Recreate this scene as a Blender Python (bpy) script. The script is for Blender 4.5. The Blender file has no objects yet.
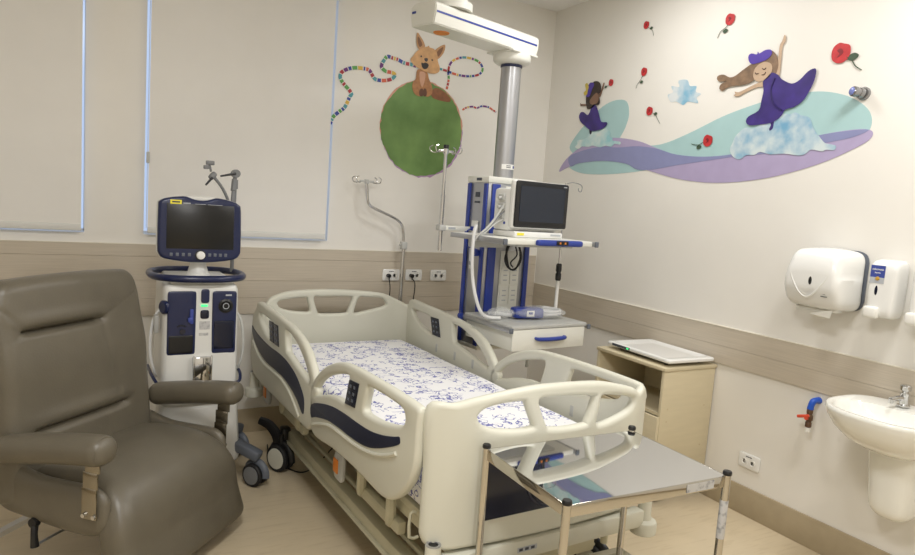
import bpy, bmesh, math, random
from mathutils import Vector, Matrix, Euler
R = math.radians
PI = math.pi
S = bpy.context.scene
C = S.collection
random.seed(7)

# ------------------------------------------------------------------ camera
cd = bpy.data.cameras.new('camera'); cam = bpy.data.objects.new('camera', cd); C.objects.link(cam)
cd.sensor_width = 36.0; cd.sensor_fit = 'HORIZONTAL'; cd.lens = 664.9 * 36 / 915; cd.clip_start = 0.05
yaw, pitch, roll = 0.5163, 0.1089, 0.0701
cr_ = Vector((math.cos(yaw), -math.sin(yaw), 0))
cf_ = Vector((math.sin(yaw) * math.cos(pitch), math.cos(yaw) * math.cos(pitch), -math.sin(pitch)))
cu_ = cr_.cross(cf_)
rr = cr_ * math.cos(roll) + cu_ * math.sin(roll)
uu = -cr_ * math.sin(roll) + cu_ * math.cos(roll)
M = Matrix((rr, uu, -cf_)).transposed().to_4x4()
M.translation = (-3.1155, -4.2513, 1.55)
cam.matrix_world = M
S.camera = cam

# ------------------------------------------------------------------ colour and light
S.view_settings.view_transform = 'Standard'; S.view_settings.look = 'None'
S.view_settings.gamma = 1; S.view_settings.use_curve_mapping = False
S.view_settings.exposure = -0.06
S.cycles.use_denoising = True
S.cycles.max_bounces = 8; S.cycles.diffuse_bounces = 5; S.cycles.glossy_bounces = 4
S.cycles.transmission_bounces = 4; S.cycles.transparent_max_bounces = 8
S.cycles.sample_clamp_indirect = 4
w = bpy.data.worlds.new('sky'); S.world = w; w.use_nodes = True
w.node_tree.nodes['Background'].inputs[0].default_value = (0.55, 0.70, 1.0, 1)
w.node_tree.nodes['Background'].inputs[1].default_value = 0.95

def area(name, loc, sx, sy, power, col):
    l = bpy.data.lights.new(name, 'AREA'); l.shape = 'RECTANGLE'; l.size = sx; l.size_y = sy
    l.energy = power; l.color = col
    o = bpy.data.objects.new(name, l); C.objects.link(o); o.location = loc
    return o
WARM = (1.0, 0.99, 0.98)
area('ceiling_light_by_basin', (-0.65, -3.2, 3.02), 0.45, 0.45, 28, WARM)
area('ceiling_light_by_cabinet', (-0.75, -1.5, 3.02), 0.4, 0.4, 14, WARM)
area('ceiling_light_by_chair', (-2.9, -3.3, 3.02), 0.6, 0.6, 46, WARM)
area('ceiling_light_by_door', (-2.6, -5.4, 3.02), 0.6, 0.6, 40, WARM)

# ------------------------------------------------------------------ materials
def lin(c):
    return tuple((v / 12.92 if v <= 0.04045 else ((v + 0.055) / 1.055) ** 2.4) for v in (c[0] / 255, c[1] / 255, c[2] / 255)) + (1,)
def mat(name, rgb, rough=0.5, metal=0.0, spec=0.5, noise=0.0, nscale=20.0, bump=0.0, bscale=200.0, stretch=None, coat=0.0, trans=0, alpha=1):
    m = bpy.data.materials.new(name); m.use_nodes = True
    nt = m.node_tree; N = nt.nodes; L = nt.links
    b = N['Principled BSDF']
    b.inputs['Base Color'].default_value = lin(rgb); b.inputs['Roughness'].default_value = rough
    b.inputs['Metallic'].default_value = metal; b.inputs['Specular IOR Level'].default_value = spec
    b.inputs['Coat Weight'].default_value = coat
    b.inputs['Transmission Weight'].default_value = trans
    b.inputs['Alpha'].default_value = alpha
    tc = N.new('ShaderNodeTexCoord'); mp = N.new('ShaderNodeMapping'); L.new(tc.outputs['Object'], mp.inputs['Vector'])
    if stretch: mp.inputs['Scale'].default_value = stretch
    nz = N.new('ShaderNodeTexNoise'); nz.inputs['Scale'].default_value = nscale; nz.inputs['Detail'].default_value = 4
    L.new(mp.outputs['Vector'], nz.inputs['Vector'])
    rp = N.new('ShaderNodeValToRGB')
    k = noise
    c0 = [max(0, v * (1 - k)) for v in lin(rgb)[:3]] + [1]; c1 = [min(1, v * (1 + k)) for v in lin(rgb)[:3]] + [1]
    rp.color_ramp.elements[0].position = 0.3; rp.color_ramp.elements[1].position = 0.7
    rp.color_ramp.elements[0].color = c0; rp.color_ramp.elements[1].color = c1
    L.new(nz.outputs['Fac'], rp.inputs['Fac']); L.new(rp.outputs['Color'], b.inputs['Base Color'])
    if bump:
        n2 = N.new('ShaderNodeTexNoise'); n2.inputs['Scale'].default_value = bscale; n2.inputs['Detail'].default_value = 3
        L.new(mp.outputs['Vector'], n2.inputs['Vector'])
        bm_ = N.new('ShaderNodeBump'); bm_.inputs['Strength'].default_value = bump; bm_.inputs['Distance'].default_value = 0.01
        L.new(n2.outputs['Fac'], bm_.inputs['Height']); L.new(bm_.outputs['Normal'], b.inputs['Normal'])
    return m
def mat2(name, a, bcol, scale, lo=0.4, hi=0.6, rough=0.5, detail=6, stretch=None):
    m = mat(name, a, rough, nscale=scale, stretch=stretch)
    rp = [n for n in m.node_tree.nodes if n.type == 'VALTORGB'][0]
    rp.color_ramp.elements[0].color = lin(a); rp.color_ramp.elements[1].color = lin(bcol)
    rp.color_ramp.elements[0].position = lo; rp.color_ramp.elements[1].position = hi
    [n for n in m.node_tree.nodes if n.type == 'TEX_NOISE'][0].inputs['Detail'].default_value = detail
    return m
def emis(name, rgb, s):
    m = bpy.data.materials.new(name); m.use_nodes = True
    b = m.node_tree.nodes['Principled BSDF']; b.inputs['Base Color'].default_value = lin(rgb)
    b.inputs['Emission Color'].default_value = lin(rgb); b.inputs['Emission Strength'].default_value = s
    return m

Mt = dict(
    wall=mat('wall_paint', (230, 227, 220), 0.55, noise=0.015, nscale=3, bump=0.05, bscale=300),
    ceil=mat('ceiling_paint', (240, 239, 236), 0.8, noise=0.01, nscale=4),
    wood=mat('wood_laminate', (193, 183, 167), 0.42, noise=0.075, nscale=7, stretch=(0.5, 0.5, 30)),
    base=mat('vinyl_skirting', (170, 156, 130), 0.45, noise=0.05, nscale=14),
    strip=mat('edge_strip', (226, 220, 205), 0.4),
    blind=mat('blind_fabric', (226, 222, 213), 0.8, noise=0.02, nscale=5, bump=0.15, bscale=500),
    blindbar=mat('blind_bar', (214, 214, 210), 0.5),
    frame=mat('white_window_frame', (235, 236, 238), 0.35),
    cream=mat('cream_plastic', (208, 207, 193), 0.38, noise=0.012, nscale=8),
    creamd=mat('cream_steel', (192, 188, 164), 0.4, noise=0.03, nscale=12),
    navy=mat('navy_inlay', (28, 34, 58), 0.35),
    navyg=mat('navy_plastic', (24, 34, 72), 0.28, noise=0.03),
    navyd=mat('dark_glossy_panel', (12, 20, 44), 0.2),
    black=mat('black_plastic', (18, 18, 20), 0.4),
    screen=mat('screen_glass', (8, 9, 11), 0.28),
    mscreen=mat('monitor_glass', (28, 36, 50), 0.12),
    rubber=mat('black_rubber', (26, 26, 28), 0.6),
    greyp=mat('grey_plastic', (120, 122, 124), 0.45),
    lgrey=mat('light_grey_plastic', (186, 187, 184), 0.4),
    dgrey=mat('dark_grey_plastic', (98, 104, 114), 0.42),
    orange=mat('orange_plastic', (226, 134, 52), 0.4),
    steel=mat('stainless_steel', (196, 192, 184), 0.08, 1.0),
    tray=mat('polished_steel_sheet', (226, 227, 229), 0.03, 1.0),
    chrome=mat('chrome', (205, 205, 206), 0.1, 1.0), lampm=mat('dull_chrome', (150, 150, 152), 0.25, 0.9), lensm=mat('blue_lens', (120, 130, 190), 0.2), brk=mat('dark_chrome', (160, 154, 142), 0.12, 1.0),  # brk: chrome with a darker, warmer base colour for the arm brackets
    alu=mat('anodised_aluminium', (176, 177, 180), 0.33, 0.75),
    white=mat('white_enamel', (234, 233, 228), 0.3),
    whiteg=mat('white_gloss_plastic', (230, 230, 227), 0.14),
    ceramic=mat('white_ceramic', (238, 238, 232), 0.1, coat=0.3),
    pend=mat('pendant_white', (226, 226, 218), 0.32),
    blue=mat('royal_blue_plastic', (42, 62, 148), 0.35),
    vinyl=mat('taupe_vinyl', (99, 93, 80), 0.38, noise=0.06, nscale=9, bump=0.08, bscale=160),
    vent=mat('ventilator_white', (222, 222, 218), 0.35),
    green=emis('status_led_green', (60, 230, 130), 1.2),
    yellow=mat('yellow_sticker', (232, 220, 60), 0.5),
    cabin=mat('beige_melamine', (206, 194, 164), 0.45, noise=0.03, nscale=5, stretch=(1, 1, 8)),
    cabed=mat('beige_edge_band', (196, 180, 146), 0.45),
    brown=mat('brown_pvc', (92, 66, 46), 0.4), red=mat('red_handle', (222, 84, 58), 0.4), vblue=mat('blue_pvc', (30, 84, 190), 0.35),
    sticker=mat2('worn_label', (190, 190, 190), (135, 136, 140), 60, 0.5, 0.7, 0.4),
    label=mat('white_label', (236, 236, 232), 0.5),
    ink=mat('printed_ink', (70, 74, 84), 0.6),
    paper=mat('paper_towel', (232, 230, 222), 0.8, noise=0.02),
    tubew=mat('translucent_tube', (225, 226, 226), 0.3),
    bgrey=mat('grey_label', (176, 180, 186), 0.5), blab=mat('blue_label', (56, 72, 150), 0.5),
    gold=mat('gold_badge', (190, 150, 60), 0.4),
)
# vinyl floor, faint streaks and blotches
def floor_mat():
    m = mat('beige_vinyl_floor', (205, 190, 162), 0.3, noise=0.04, nscale=5, stretch=(1, 2.2, 1))
    nt = m.node_tree; N = nt.nodes; L = nt.links; b = N['Principled BSDF']
    rp = [n for n in N if n.type == 'VALTORGB'][0]
    tc = [n for n in N if n.type == 'TEX_COORD'][0]
    mp = N.new('ShaderNodeMapping'); mp.inputs['Scale'].default_value = (3, 22, 1); L.new(tc.outputs['Object'], mp.inputs['Vector'])
    n2 = N.new('ShaderNodeTexNoise'); n2.inputs['Scale'].default_value = 2.2; n2.inputs['Detail'].default_value = 8; L.new(mp.outputs['Vector'], n2.inputs['Vector'])
    r2 = N.new('ShaderNodeValToRGB'); r2.color_ramp.elements[0].position = 0.36; r2.color_ramp.elements[1].position = 0.46
    r2.color_ramp.elements[0].color = (0.93, 0.915, 0.89, 1); r2.color_ramp.elements[1].color = (1, 1, 1, 1)
    L.new(n2.outputs['Fac'], r2.inputs['Fac'])
    mx = N.new('ShaderNodeMix'); mx.data_type = 'RGBA'; mx.blend_type = 'MULTIPLY'; mx.inputs[0].default_value = 1
    L.new(rp.outputs['Color'], mx.inputs[6]); L.new(r2.outputs['Color'], mx.inputs[7]); L.new(mx.outputs[2], b.inputs['Base Color'])
    return m
Mt['floor'] = floor_mat()
def glass_mat():
    m = bpy.data.materials.new('window_glass'); m.use_nodes = True; N = m.node_tree.nodes; L = m.node_tree.links
    N.remove(N['Principled BSDF']); o = N['Material Output']
    t = N.new('ShaderNodeBsdfTransparent'); g = N.new('ShaderNodeBsdfGlossy'); g.inputs['Roughness'].default_value = 0.2
    x = N.new('ShaderNodeMixShader'); x.inputs[0].default_value = 0.03
    L.new(t.outputs[0], x.inputs[1]); L.new(g.outputs[0], x.inputs[2]); L.new(x.outputs[0], o.inputs[0])
    return m
Mt['glass'] = glass_mat()
def blind_mat():
    m = mat('blind_fabric', (240, 238, 233), 0.8, noise=0.015, nscale=5, bump=0.15, bscale=500); N = m.node_tree.nodes; L = m.node_tree.links
    p = N['Principled BSDF']; o = N['Material Output']; t = N.new('ShaderNodeBsdfTranslucent'); t.inputs[0].default_value = (.95, .90, .85, 1)
    x = N.new('ShaderNodeMixShader'); x.inputs[0].default_value = 0.12; L.new(p.outputs[0], x.inputs[1]); L.new(t.outputs[0], x.inputs[2]); L.new(x.outputs[0], o.inputs[0])
    return m
Mt['blind'] = blind_mat()
def bag_mat():
    m = bpy.data.materials.new('clear_plastic_film'); m.use_nodes = True; N = m.node_tree.nodes; L = m.node_tree.links
    p = N['Principled BSDF']; o = N['Material Output']; p.inputs['Base Color'].default_value = (0.85, 0.87, 0.88, 1); p.inputs['Roughness'].default_value = 0.12
    t = N.new('ShaderNodeBsdfTransparent'); x = N.new('ShaderNodeMixShader'); x.inputs[0].default_value = 0.28
    nz = N.new('ShaderNodeTexNoise'); nz.inputs['Scale'].default_value = 60; bp_ = N.new('ShaderNodeBump'); bp_.inputs['Strength'].default_value = 0.7
    L.new(nz.outputs['Fac'], bp_.inputs['Height']); L.new(bp_.outputs['Normal'], p.inputs['Normal'])
    L.new(t.outputs[0], x.inputs[1]); L.new(p.outputs[0], x.inputs[2]); L.new(x.outputs[0], o.inputs[0])
    return m
Mt['film'] = bag_mat()
def sheet_mat():
    """white cotton printed with blue line doodles"""
    m = bpy.data.materials.new('printed_sheet'); m.use_nodes = True; N = m.node_tree.nodes; L = m.node_tree.links
    b = N['Principled BSDF']; b.inputs['Roughness'].default_value = 0.85
    tc = N.new('ShaderNodeTexCoord')
    def noise(sc, det, off):
        mp = N.new('ShaderNodeMapping'); mp.inputs['Location'].default_value = off; L.new(tc.outputs['Object'], mp.inputs['Vector'])
        n = N.new('ShaderNodeTexNoise'); n.inputs['Scale'].default_value = sc; n.inputs['Detail'].default_value = det
        L.new(mp.outputs['Vector'], n.inputs['Vector']); return n
    def math_(op, a, bb=None, clamp=False):
        n = N.new('ShaderNodeMath'); n.operation = op; n.use_clamp = clamp
        for i, v in enumerate((a, bb)):
            if v is None: continue
            if isinstance(v, (int, float)): n.inputs[i].default_value = v
            else: L.new(v, n.inputs[i])
        return n.outputs[0]
    def contour(n, centre, width):
        return math_('LESS_THAN', math_('ABSOLUTE', math_('SUBTRACT', n.outputs['Fac'], centre)), width)
    a = contour(noise(19, 1.6, (0, 0, 0)), 0.5, 0.017)
    a2 = contour(noise(25, 1.2, (5, 3, 1)), 0.53, 0.019)
    k = math_('GREATER_THAN', noise(9.5, 0, (9, 2, 4)).outputs['Fac'], 0.49)
    k2 = math_('GREATER_THAN', noise(10.5, 0, (1, 7, 2)).outputs['Fac'], 0.50)
    lines = math_('MAXIMUM', math_('MULTIPLY', a, k), math_('MULTIPLY', a2, k2))
    v = N.new('ShaderNodeTexVoronoi'); v.inputs['Scale'].default_value = 16; L.new(tc.outputs['Object'], v.inputs['Vector'])
    dots = math_('LESS_THAN', v.outputs['Distance'], 0.09)
    ring = math_('LESS_THAN', math_('ABSOLUTE', math_('SUBTRACT', v.outputs['Distance'], 0.33)), 0.035)
    lines = math_('MAXIMUM', lines, math_('MAXIMUM', dots, math_('MULTIPLY', ring, k2)))
    mx = N.new('ShaderNodeMix'); mx.data_type = 'RGBA'; L.new(lines, mx.inputs[0])
    mx.inputs[6].default_value = lin((236, 236, 238)); mx.inputs[7].default_value = lin((108, 112, 172))
    L.new(mx.outputs[2], b.inputs['Base Color'])
    return m
Mt['sheet'] = sheet_mat()
def flat(name, rgb, k=0.08, sc=14): return mat('print_' + name, rgb, 0.5, noise=k, nscale=sc)

# ------------------------------------------------------------------ helpers
def link(name, me, m=None, parent=None, loc=None, rot=None, smooth=35):
    if m is not None:
        for q in (m if isinstance(m, (list, tuple)) else [m]):
            me.materials.append(Mt[q] if isinstance(q, str) else q)
    if smooth:
        me.polygons.foreach_set('use_smooth', [True] * len(me.polygons))
        me.set_sharp_from_angle(angle=R(smooth))
    o = bpy.data.objects.new(name, me); C.objects.link(o)
    if parent is not None: o.parent = parent
    if loc is not None: o.location = loc
    if rot is not None: o.rotation_euler = rot
    return o
def ob(name, bm, m, parent=None, loc=None, rot=None, smooth=35, mtx=None):
    if mtx is not None: bm.transform(mtx)
    bmesh.ops.recalc_face_normals(bm, faces=bm.faces)
    me = bpy.data.meshes.new(name); bm.to_mesh(me); bm.free()
    return link(name, me, m, parent, loc, rot, smooth)
def thing(name, label, cat, loc=(0, 0, 0), rz=0, group=None):
    o = bpy.data.objects.new(name, None); C.objects.link(o); o.empty_display_size = 0.1
    o.location = loc; o.rotation_euler = (0, 0, rz)
    return tag(o, label, cat, group)
def tag(o, label, cat, group=None):
    o['label'] = label; o['category'] = cat
    if group: o['group'] = group
    return o
def struct(o): o['kind'] = 'structure'; return o
def lab(o, t): o['label'] = t; return o
def nb(): return bmesh.new()
def box(bm, c, s, bev=0.0, rot=None, seg=2):
    t = bmesh.new()
    bmesh.ops.create_cube(t, size=1)
    bmesh.ops.scale(t, vec=s, verts=t.verts)
    if bev: bmesh.ops.bevel(t, geom=t.edges[:], offset=min(bev, min(s) * 0.49), segments=seg, profile=0.5, affect='EDGES')
    mx = Matrix.Translation(c)
    if rot is not None: mx = mx @ Euler(rot).to_matrix().to_4x4()
    t.transform(mx); join(bm, t); return bm
def join(bm, t):
    me = bpy.data.meshes.new('tmp'); t.to_mesh(me); t.free(); bm.from_mesh(me); bpy.data.meshes.remove(me)
def catmull(P, n=6, closed=False):
    P = [Vector(p) for p in P]; out = []; L = len(P)
    rng = range(L) if closed else range(L - 1)
    for i in rng:
        p0 = P[(i - 1) % L] if (closed or i > 0) else P[0]
        p1 = P[i]; p2 = P[(i + 1) % L]
        p3 = P[(i + 2) % L] if (closed or i + 2 < L) else P[-1]
        for j in range(n):
            t = j / n
            out.append(0.5 * ((2 * p1) + (p2 - p0) * t + (2 * p0 - 5 * p1 + 4 * p2 - p3) * t * t + (3 * p1 - p0 - 3 * p2 + p3) * t ** 3))
    if not closed: out.append(P[-1])
    return out
def tube(bm, pts, r, seg=10, sm=0, closed=False, caps=True, flat_=1.0):
    """sweep a circle along pts; r a number or one per point"""
    if sm: 
        if isinstance(r, (list, tuple)):
            q = catmull([(a, 0, 0) for a in r], sm); r = [a.x for a in q]
        pts = catmull(pts, sm, closed)
    pts = [Vector(p) for p in pts]; n = len(pts)
    rs = list(r) if isinstance(r, (list, tuple)) else [r] * n
    rings = []; up = None
    for i in range(n):
        a = pts[(i - 1) % n] if (closed or i > 0) else pts[i]
        b = pts[(i + 1) % n] if (closed or i < n - 1) else pts[i]
        t = (b - a).normalized()
        if up is None:
            up = t.orthogonal().normalized() if abs(t.z) > 0.9 else (Vector((0, 0, 1)) - t * t.z).normalized()
        else:
            up = (up - t * up.dot(t)); up = up.normalized() if up.length > 1e-6 else t.orthogonal().normalized()
        s = t.cross(up)
        rings.append([bm.verts.new(pts[i] + (up * math.sin(2 * PI * k / seg) * flat_ + s * math.cos(2 * PI * k / seg)) * rs[i]) for k in range(seg)])
    m = n if closed else n - 1
    for i in range(m):
        A, B = rings[i], rings[(i + 1) % n]
        for k in range(seg):
            bm.faces.new((A[k], A[(k + 1) % seg], B[(k + 1) % seg], B[k]))
    if caps and not closed:
        bm.faces.new(rings[0][::-1]); bm.faces.new(rings[-1])
    return bm
def cyl(bm, a, b, r, seg=20, r2=None):
    return tube(bm, [a, b], [r, r if r2 is None else r2], seg)
def lathe(bm, prof, c=(0, 0, 0), axis=(0, 0, 1), seg=24, sy=1.0):
    ax = Vector(axis).normalized(); q = Vector((0, 0, 1)).rotation_difference(ax).to_matrix()
    rings = []
    for (r, z) in prof:
        rings.append([bm.verts.new(q @ Vector((max(r, 1e-4) * math.cos(2 * PI * k / seg), sy * max(r, 1e-4) * math.sin(2 * PI * k / seg), z)) + Vector(c)) for k in range(seg)])
    for A, B in zip(rings, rings[1:]):
        for k in range(seg): bm.faces.new((A[k], A[(k + 1) % seg], B[(k + 1) % seg], B[k]))
    bm.faces.new(rings[0][::-1]); bm.faces.new(rings[-1])
    return bm
def cushion(bm, s, r, n=(8, 8, 8), f=None):
    """rounded box with dense faces, reshaped by f(Vector in -1..1 scale, position)"""
    t = bmesh.new(); h = Vector(s) / 2
    def grid(ax, sg):
        o = [i for i in range(3) if i != ax]; a, b = o; vs = {}
        for i in range(n[a] + 1):
            for j in range(n[b] + 1):
                p = [0, 0, 0]; p[ax] = sg * h[ax]
                # cosine spacing keeps the rounded rims dense
                p[a] = -h[a] * math.cos(PI * i / n[a]); p[b] = -h[b] * math.cos(PI * j / n[b])
                vs[i, j] = t.verts.new(p)
        for i in range(n[a]):
            for j in range(n[b]):
                t.faces.new((vs[i, j], vs[i + 1, j], vs[i + 1, j + 1], vs[i, j + 1]))
    for ax in range(3):
        for sg in (-1, 1): grid(ax, sg)
    bmesh.ops.remove_doubles(t, verts=t.verts, dist=1e-5)
    rr_ = r if isinstance(r, (tuple, list)) else (r, r, r)
    for v in t.verts:
        q = Vector([max(-(h[i] - rr_[i]), min(h[i] - rr_[i], v.co[i])) for i in range(3)])
        d = v.co - q; d = Vector([d[i] / rr_[i] for i in range(3)])
        m_ = max(abs(x_) for x_ in d)
        if d.length > 1e-6:
            d = d.normalized() * m_
            v.co = q + Vector([d[i] * rr_[i] for i in range(3)])
    if f:
        for v in t.verts: v.co = f(v.co.copy())
    join(bm, t); return bm
def plate(outlines, th, bev, sm=0, holes_sm=None):
    """flat panel in x,y with holes (first outline is the outer one), th thick, rounded edges"""
    def area2(p): return sum(p[i][0] * p[(i + 1) % len(p)][1] - p[(i + 1) % len(p)][0] * p[i][1] for i in range(len(p)))
    cu = bpy.data.curves.new('t', 'CURVE'); cu.dimensions = '2D'; cu.fill_mode = 'BOTH'
    for k, o in enumerate(outlines):
        o = [(p[0], p[1], 0) for p in o]
        if sm: o = [tuple(v) for v in catmull(o, sm, True)]
        if (area2(o) > 0) != (k == 0): o = o[::-1]
        sp = cu.splines.new('POLY'); sp.points.add(len(o) - 1)
        for i, p in enumerate(o): sp.points[i].co = (p[0], p[1], 0, 1)
        sp.use_cyclic_u = True
    cu.extrude = max(th / 2 - bev, 0); cu.bevel_depth = bev; cu.bevel_resolution = 3; cu.offset = -bev
    to = bpy.data.objects.new('t', cu); C.objects.link(to)
    dg = bpy.context.evaluated_depsgraph_get(); me = bpy.data.meshes.new_from_object(to.evaluated_get(dg))
    bm = bmesh.new(); bm.from_mesh(me)
    bpy.data.meshes.remove(me); bpy.data.objects.remove(to); bpy.data.curves.remove(cu)
    bmesh.ops.remove_doubles(bm, verts=bm.verts, dist=1e-5)
    return bm
# maps a panel drawn in x,y to: y,z plane (normal +x) / x,z plane (normal -y) / same with offset
def TX(x=0): return Matrix(((0, 0, 1, x), (1, 0, 0, 0), (0, 1, 0, 0), (0, 0, 0, 1)))
def TY(y=0): return Matrix(((1, 0, 0, 0), (0, 0, 1, y), (0, 1, 0, 0), (0, 0, 0, 1)))
def text(name, body, size, m, parent=None, mtx=None, ext=0.0004, align='CENTER'):
    cu = bpy.data.curves.new('t', 'FONT'); cu.body = body; cu.size = size; cu.extrude = ext; cu.align_x = align; cu.align_y = 'CENTER'
    to = bpy.data.objects.new('t', cu); C.objects.link(to)
    dg = bpy.context.evaluated_depsgraph_get(); me = bpy.data.meshes.new_from_object(to.evaluated_get(dg))
    bpy.data.objects.remove(to); bpy.data.curves.remove(cu)
    if mtx is not None: me.transform(mtx)
    return link(name, me, m, parent, smooth=0)
def caster(parent, p, r=0.06, wide=0.05, mats=('rubber', 'lgrey', 'greyp'), ang=0, name='caster'):
    """twin wheel caster: hood with two wheels as its sub-parts; axle along x"""
    rot = Matrix.Translation(p) @ Matrix.Rotation(ang, 4, 'Z')
    b = nb()
    arc = [(0, math.sin(a) * r * 1.12, math.cos(a) * r * 1.12) for a in [R(x_) for x_ in range(-100, 75, 12)]]
    tube(b, arc, wide * 0.30, 8, flat_=0.35)
    cyl(b, (0, 0, r * 1.0), (0, 0, r * 1.75), r * 0.2, 12); cyl(b, (-wide * .45, 0, 0), (wide * .45, 0, 0), r * .15, 10)
    h = ob(name, b, mats[2], parent, mtx=rot)
    for s in (-1, 1):
        b = nb()
        x0 = s * wide * 0.42
        lathe(b, [(r * .55, -wide * .2), (r * .93, -wide * .2), (r, -wide * .12), (r, wide * .12), (r * .93, wide * .2), (r * .8, wide * .2)], (x0, 0, 0), (1, 0, 0), 28)
        wl = ob('wheel', b, mats[0], h, mtx=rot)
        b = nb(); lathe(b, [(r * .1, -.004), (r * .78, -.004), (r * .76, .003), (r * .3, .006)], (x0 + s * wide * .2, 0, 0), (s, 0, 0), 24)
        ob('hub_cap', b, mats[1], h, mtx=rot)
    return h

# ------------------------------------------------------------------ room shell
H = 3.053; XL = -5.2; YF = -6.6
struct(ob('floor', box(nb(), ((XL) / 2, YF / 2, -0.05), (-XL + .4, -YF + .4, 0.1)), 'floor'))
struct(ob('ceiling', box(nb(), ((XL) / 2, YF / 2, H + 0.05), (-XL + .4, -YF + .4, 0.1)), 'ceil'))
struct(ob('wall_right', box(nb(), (0.075, YF / 2 + .0, H / 2), (0.15, -YF, H)), 'wall'))
struct(ob('wall_left', box(nb(), (XL - 0.075, YF / 2, H / 2), (0.15, -YF, H)), 'wall'))
struct(ob('wall_front', box(nb(), (XL / 2, YF - 0.075, H / 2), (-XL + .3, 0.15, H)), 'wall'))
W = [(-4.35, -3.112), (-2.812, -1.711)]; WZ0, WZ1 = 1.253, 2.86
b = nb()
def wbox(x0, x1, z0, z1): box(b, ((x0 + x1) / 2, 0.075, (z0 + z1) / 2), (x1 - x0, 0.15, z1 - z0))
wbox(XL - .15, .15, 0, WZ0); wbox(XL - .15, .15, WZ1, H); wbox(XL - .15, W[0][0], WZ0, WZ1); wbox(W[0][1], W[1][0], WZ0, WZ1); wbox(W[1][1], .15, WZ0, WZ1)
struct(ob('wall_back', b, 'wall'))
for i, (x0, x1) in enumerate(W):
    wd = bpy.data.objects.new('window_%d' % (i + 1), None); C.objects.link(wd); wd.location = ((x0 + x1) / 2, 0.13, WZ0); struct(wd)
    hw = (x1 - x0) / 2; hh = WZ1 - WZ0; b = nb()
    box(b, (0, .035, -.02), (hw * 2 + .1, .03, .06)); box(b, (0, .035, hh + .02), (hw * 2 + .1, .03, .06))
    for s in (-1, 1): box(b, (s * (hw + .02), .035, hh / 2), (.05, .03, hh))
    box(b, (0, .035, hh / 2), (.05, .03, hh))
    ob('window_frame', b, 'frame', wd)
    ob('pane', box(nb(), (0, .035, hh / 2), (hw * 2, .004, hh)), 'glass', wd)
# laminate wall protection boards and vinyl skirting
def boards(name, axis, z0, z1, a0, a1, grooves=()):
    b = nb(); zs = [z0] + list(grooves) + [z1]
    for q, r_ in zip(zs, zs[1:]):
        if axis == 'b': box(b, ((a0 + a1) / 2, -.006, (q + r_) / 2), (a1 - a0, .012, r_ - q - .0012), .0006, seg=1)
        else: box(b, (-.006, (a0 + a1) / 2, (q + r_) / 2), (.012, a1 - a0, r_ - q - .0012), .0004, seg=1)
    o = struct(ob(name, b, 'wood')); 
    b = nb()
    if axis == 'b': box(b, ((a0 + a1) / 2, -.007, z1 + .002), (a1 - a0, .014, .004))
    else: box(b, (-.007, (a0 + a1) / 2, z1 + .002), (.014, a1 - a0, .004))
    ob('edge_strip', b, 'strip', o)
    return o
boards('trim_1', 'b', .774, 1.194, XL, -.013, (.877, .985, 1.125))
boards('trim_2', 'r', .7715, .9785, YF, -.013, (.872,))
def skirt(name, c, s):
    b = nb(); box(b, c, s, .003); return struct(ob(name, b, 'base'))
skirt('baseboard_back', (XL / 2, -.006, .0775), (-XL, .012, .155)); skirt('baseboard_right', (-.006, YF / 2, .0775), (.012, -YF, .155))
skirt('baseboard_left', (XL + .006, YF / 2, .0775), (.012, -YF, .155))

# roller blinds
def blind(x0, x1, label):
    t = thing('roller_blind', label, 'blind', ((x0 + x1) / 2, -.04, 1.262), group='roller blinds over the windows')
    hw = (x1 - x0) / 2; zt = 2.93 - 1.262
    ob('fabric', box(nb(), (0, 0, (zt + .03) / 2), (hw * 2, .0015, zt - .03)), 'blind', t)
    ob('bottom_bar', box(nb(), (0, 0, .019), (hw * 2, .012, .038), .004), 'blindbar', t)
    b = nb(); cyl(b, (-hw, 0.0, zt + .01), (hw, 0.0, zt + .01), .022); ob('roller_tube', b, 'frame', t)
    for s in (-1, 1): b = nb(); box(b, (s * (hw + .004), .008, zt + .02), (.006, .062, .07), .003); ob('bracket', b, 'frame', t)
    return t
blind(-4.365, -3.127, 'pale roller blind at the left edge of the photo, behind the armchair')
b2 = blind(-2.795, -1.738, 'pale roller blind behind the ventilator, with a cord weight on its left edge')
b = nb(); tube(b, [(-.5345, -.003, .03), (-.5345, -.003, 1.6)], .0015, 6); ob('cord', b, 'lgrey', b2)
b = nb(); box(b, (-.532, -.008, .432), (.018, .016, .065), .005); ob('cord_weight', b, 'lgrey', b2)

# ------------------------------------------------------------------ wall stickers
def wallpoly(bm, P, sm=0, wall='r', d=.001, slot=0):
    """one flat vinyl piece, d in front of the wall"""
    if sm: P = [(v[0], v[1]) for v in catmull([(p[0], p[1], 0) for p in P], sm, True)]
    f = []
    vs = [bm.verts.new((-d, p[0], p[1]) if wall == 'r' else (p[0], -d, p[1])) for p in P]
    fc = bm.faces.new(vs); fc.material_index = slot
    r_ = bmesh.ops.extrude_face_region(bm, geom=[fc]); 
    for v in [g for g in r_['geom'] if isinstance(g, bmesh.types.BMVert)]:
        if wall == 'r': v.co.x = -max(d - .0012, 0.0001)
        else: v.co.y = -max(d - .0012, 0.0001)
    bmesh.ops.triangulate(bm, faces=[q for q in bm.faces if len(q.verts) > 4])
def sticker(name, P, col, parent=None, sm=4, wall='r', d=.002, k=.06, sc=14):
    b = nb(); wallpoly(b, P, sm, wall, d)
    return ob(name, b, flat(name, col, k, sc) if isinstance(col, tuple) else col, parent, smooth=0)
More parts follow.
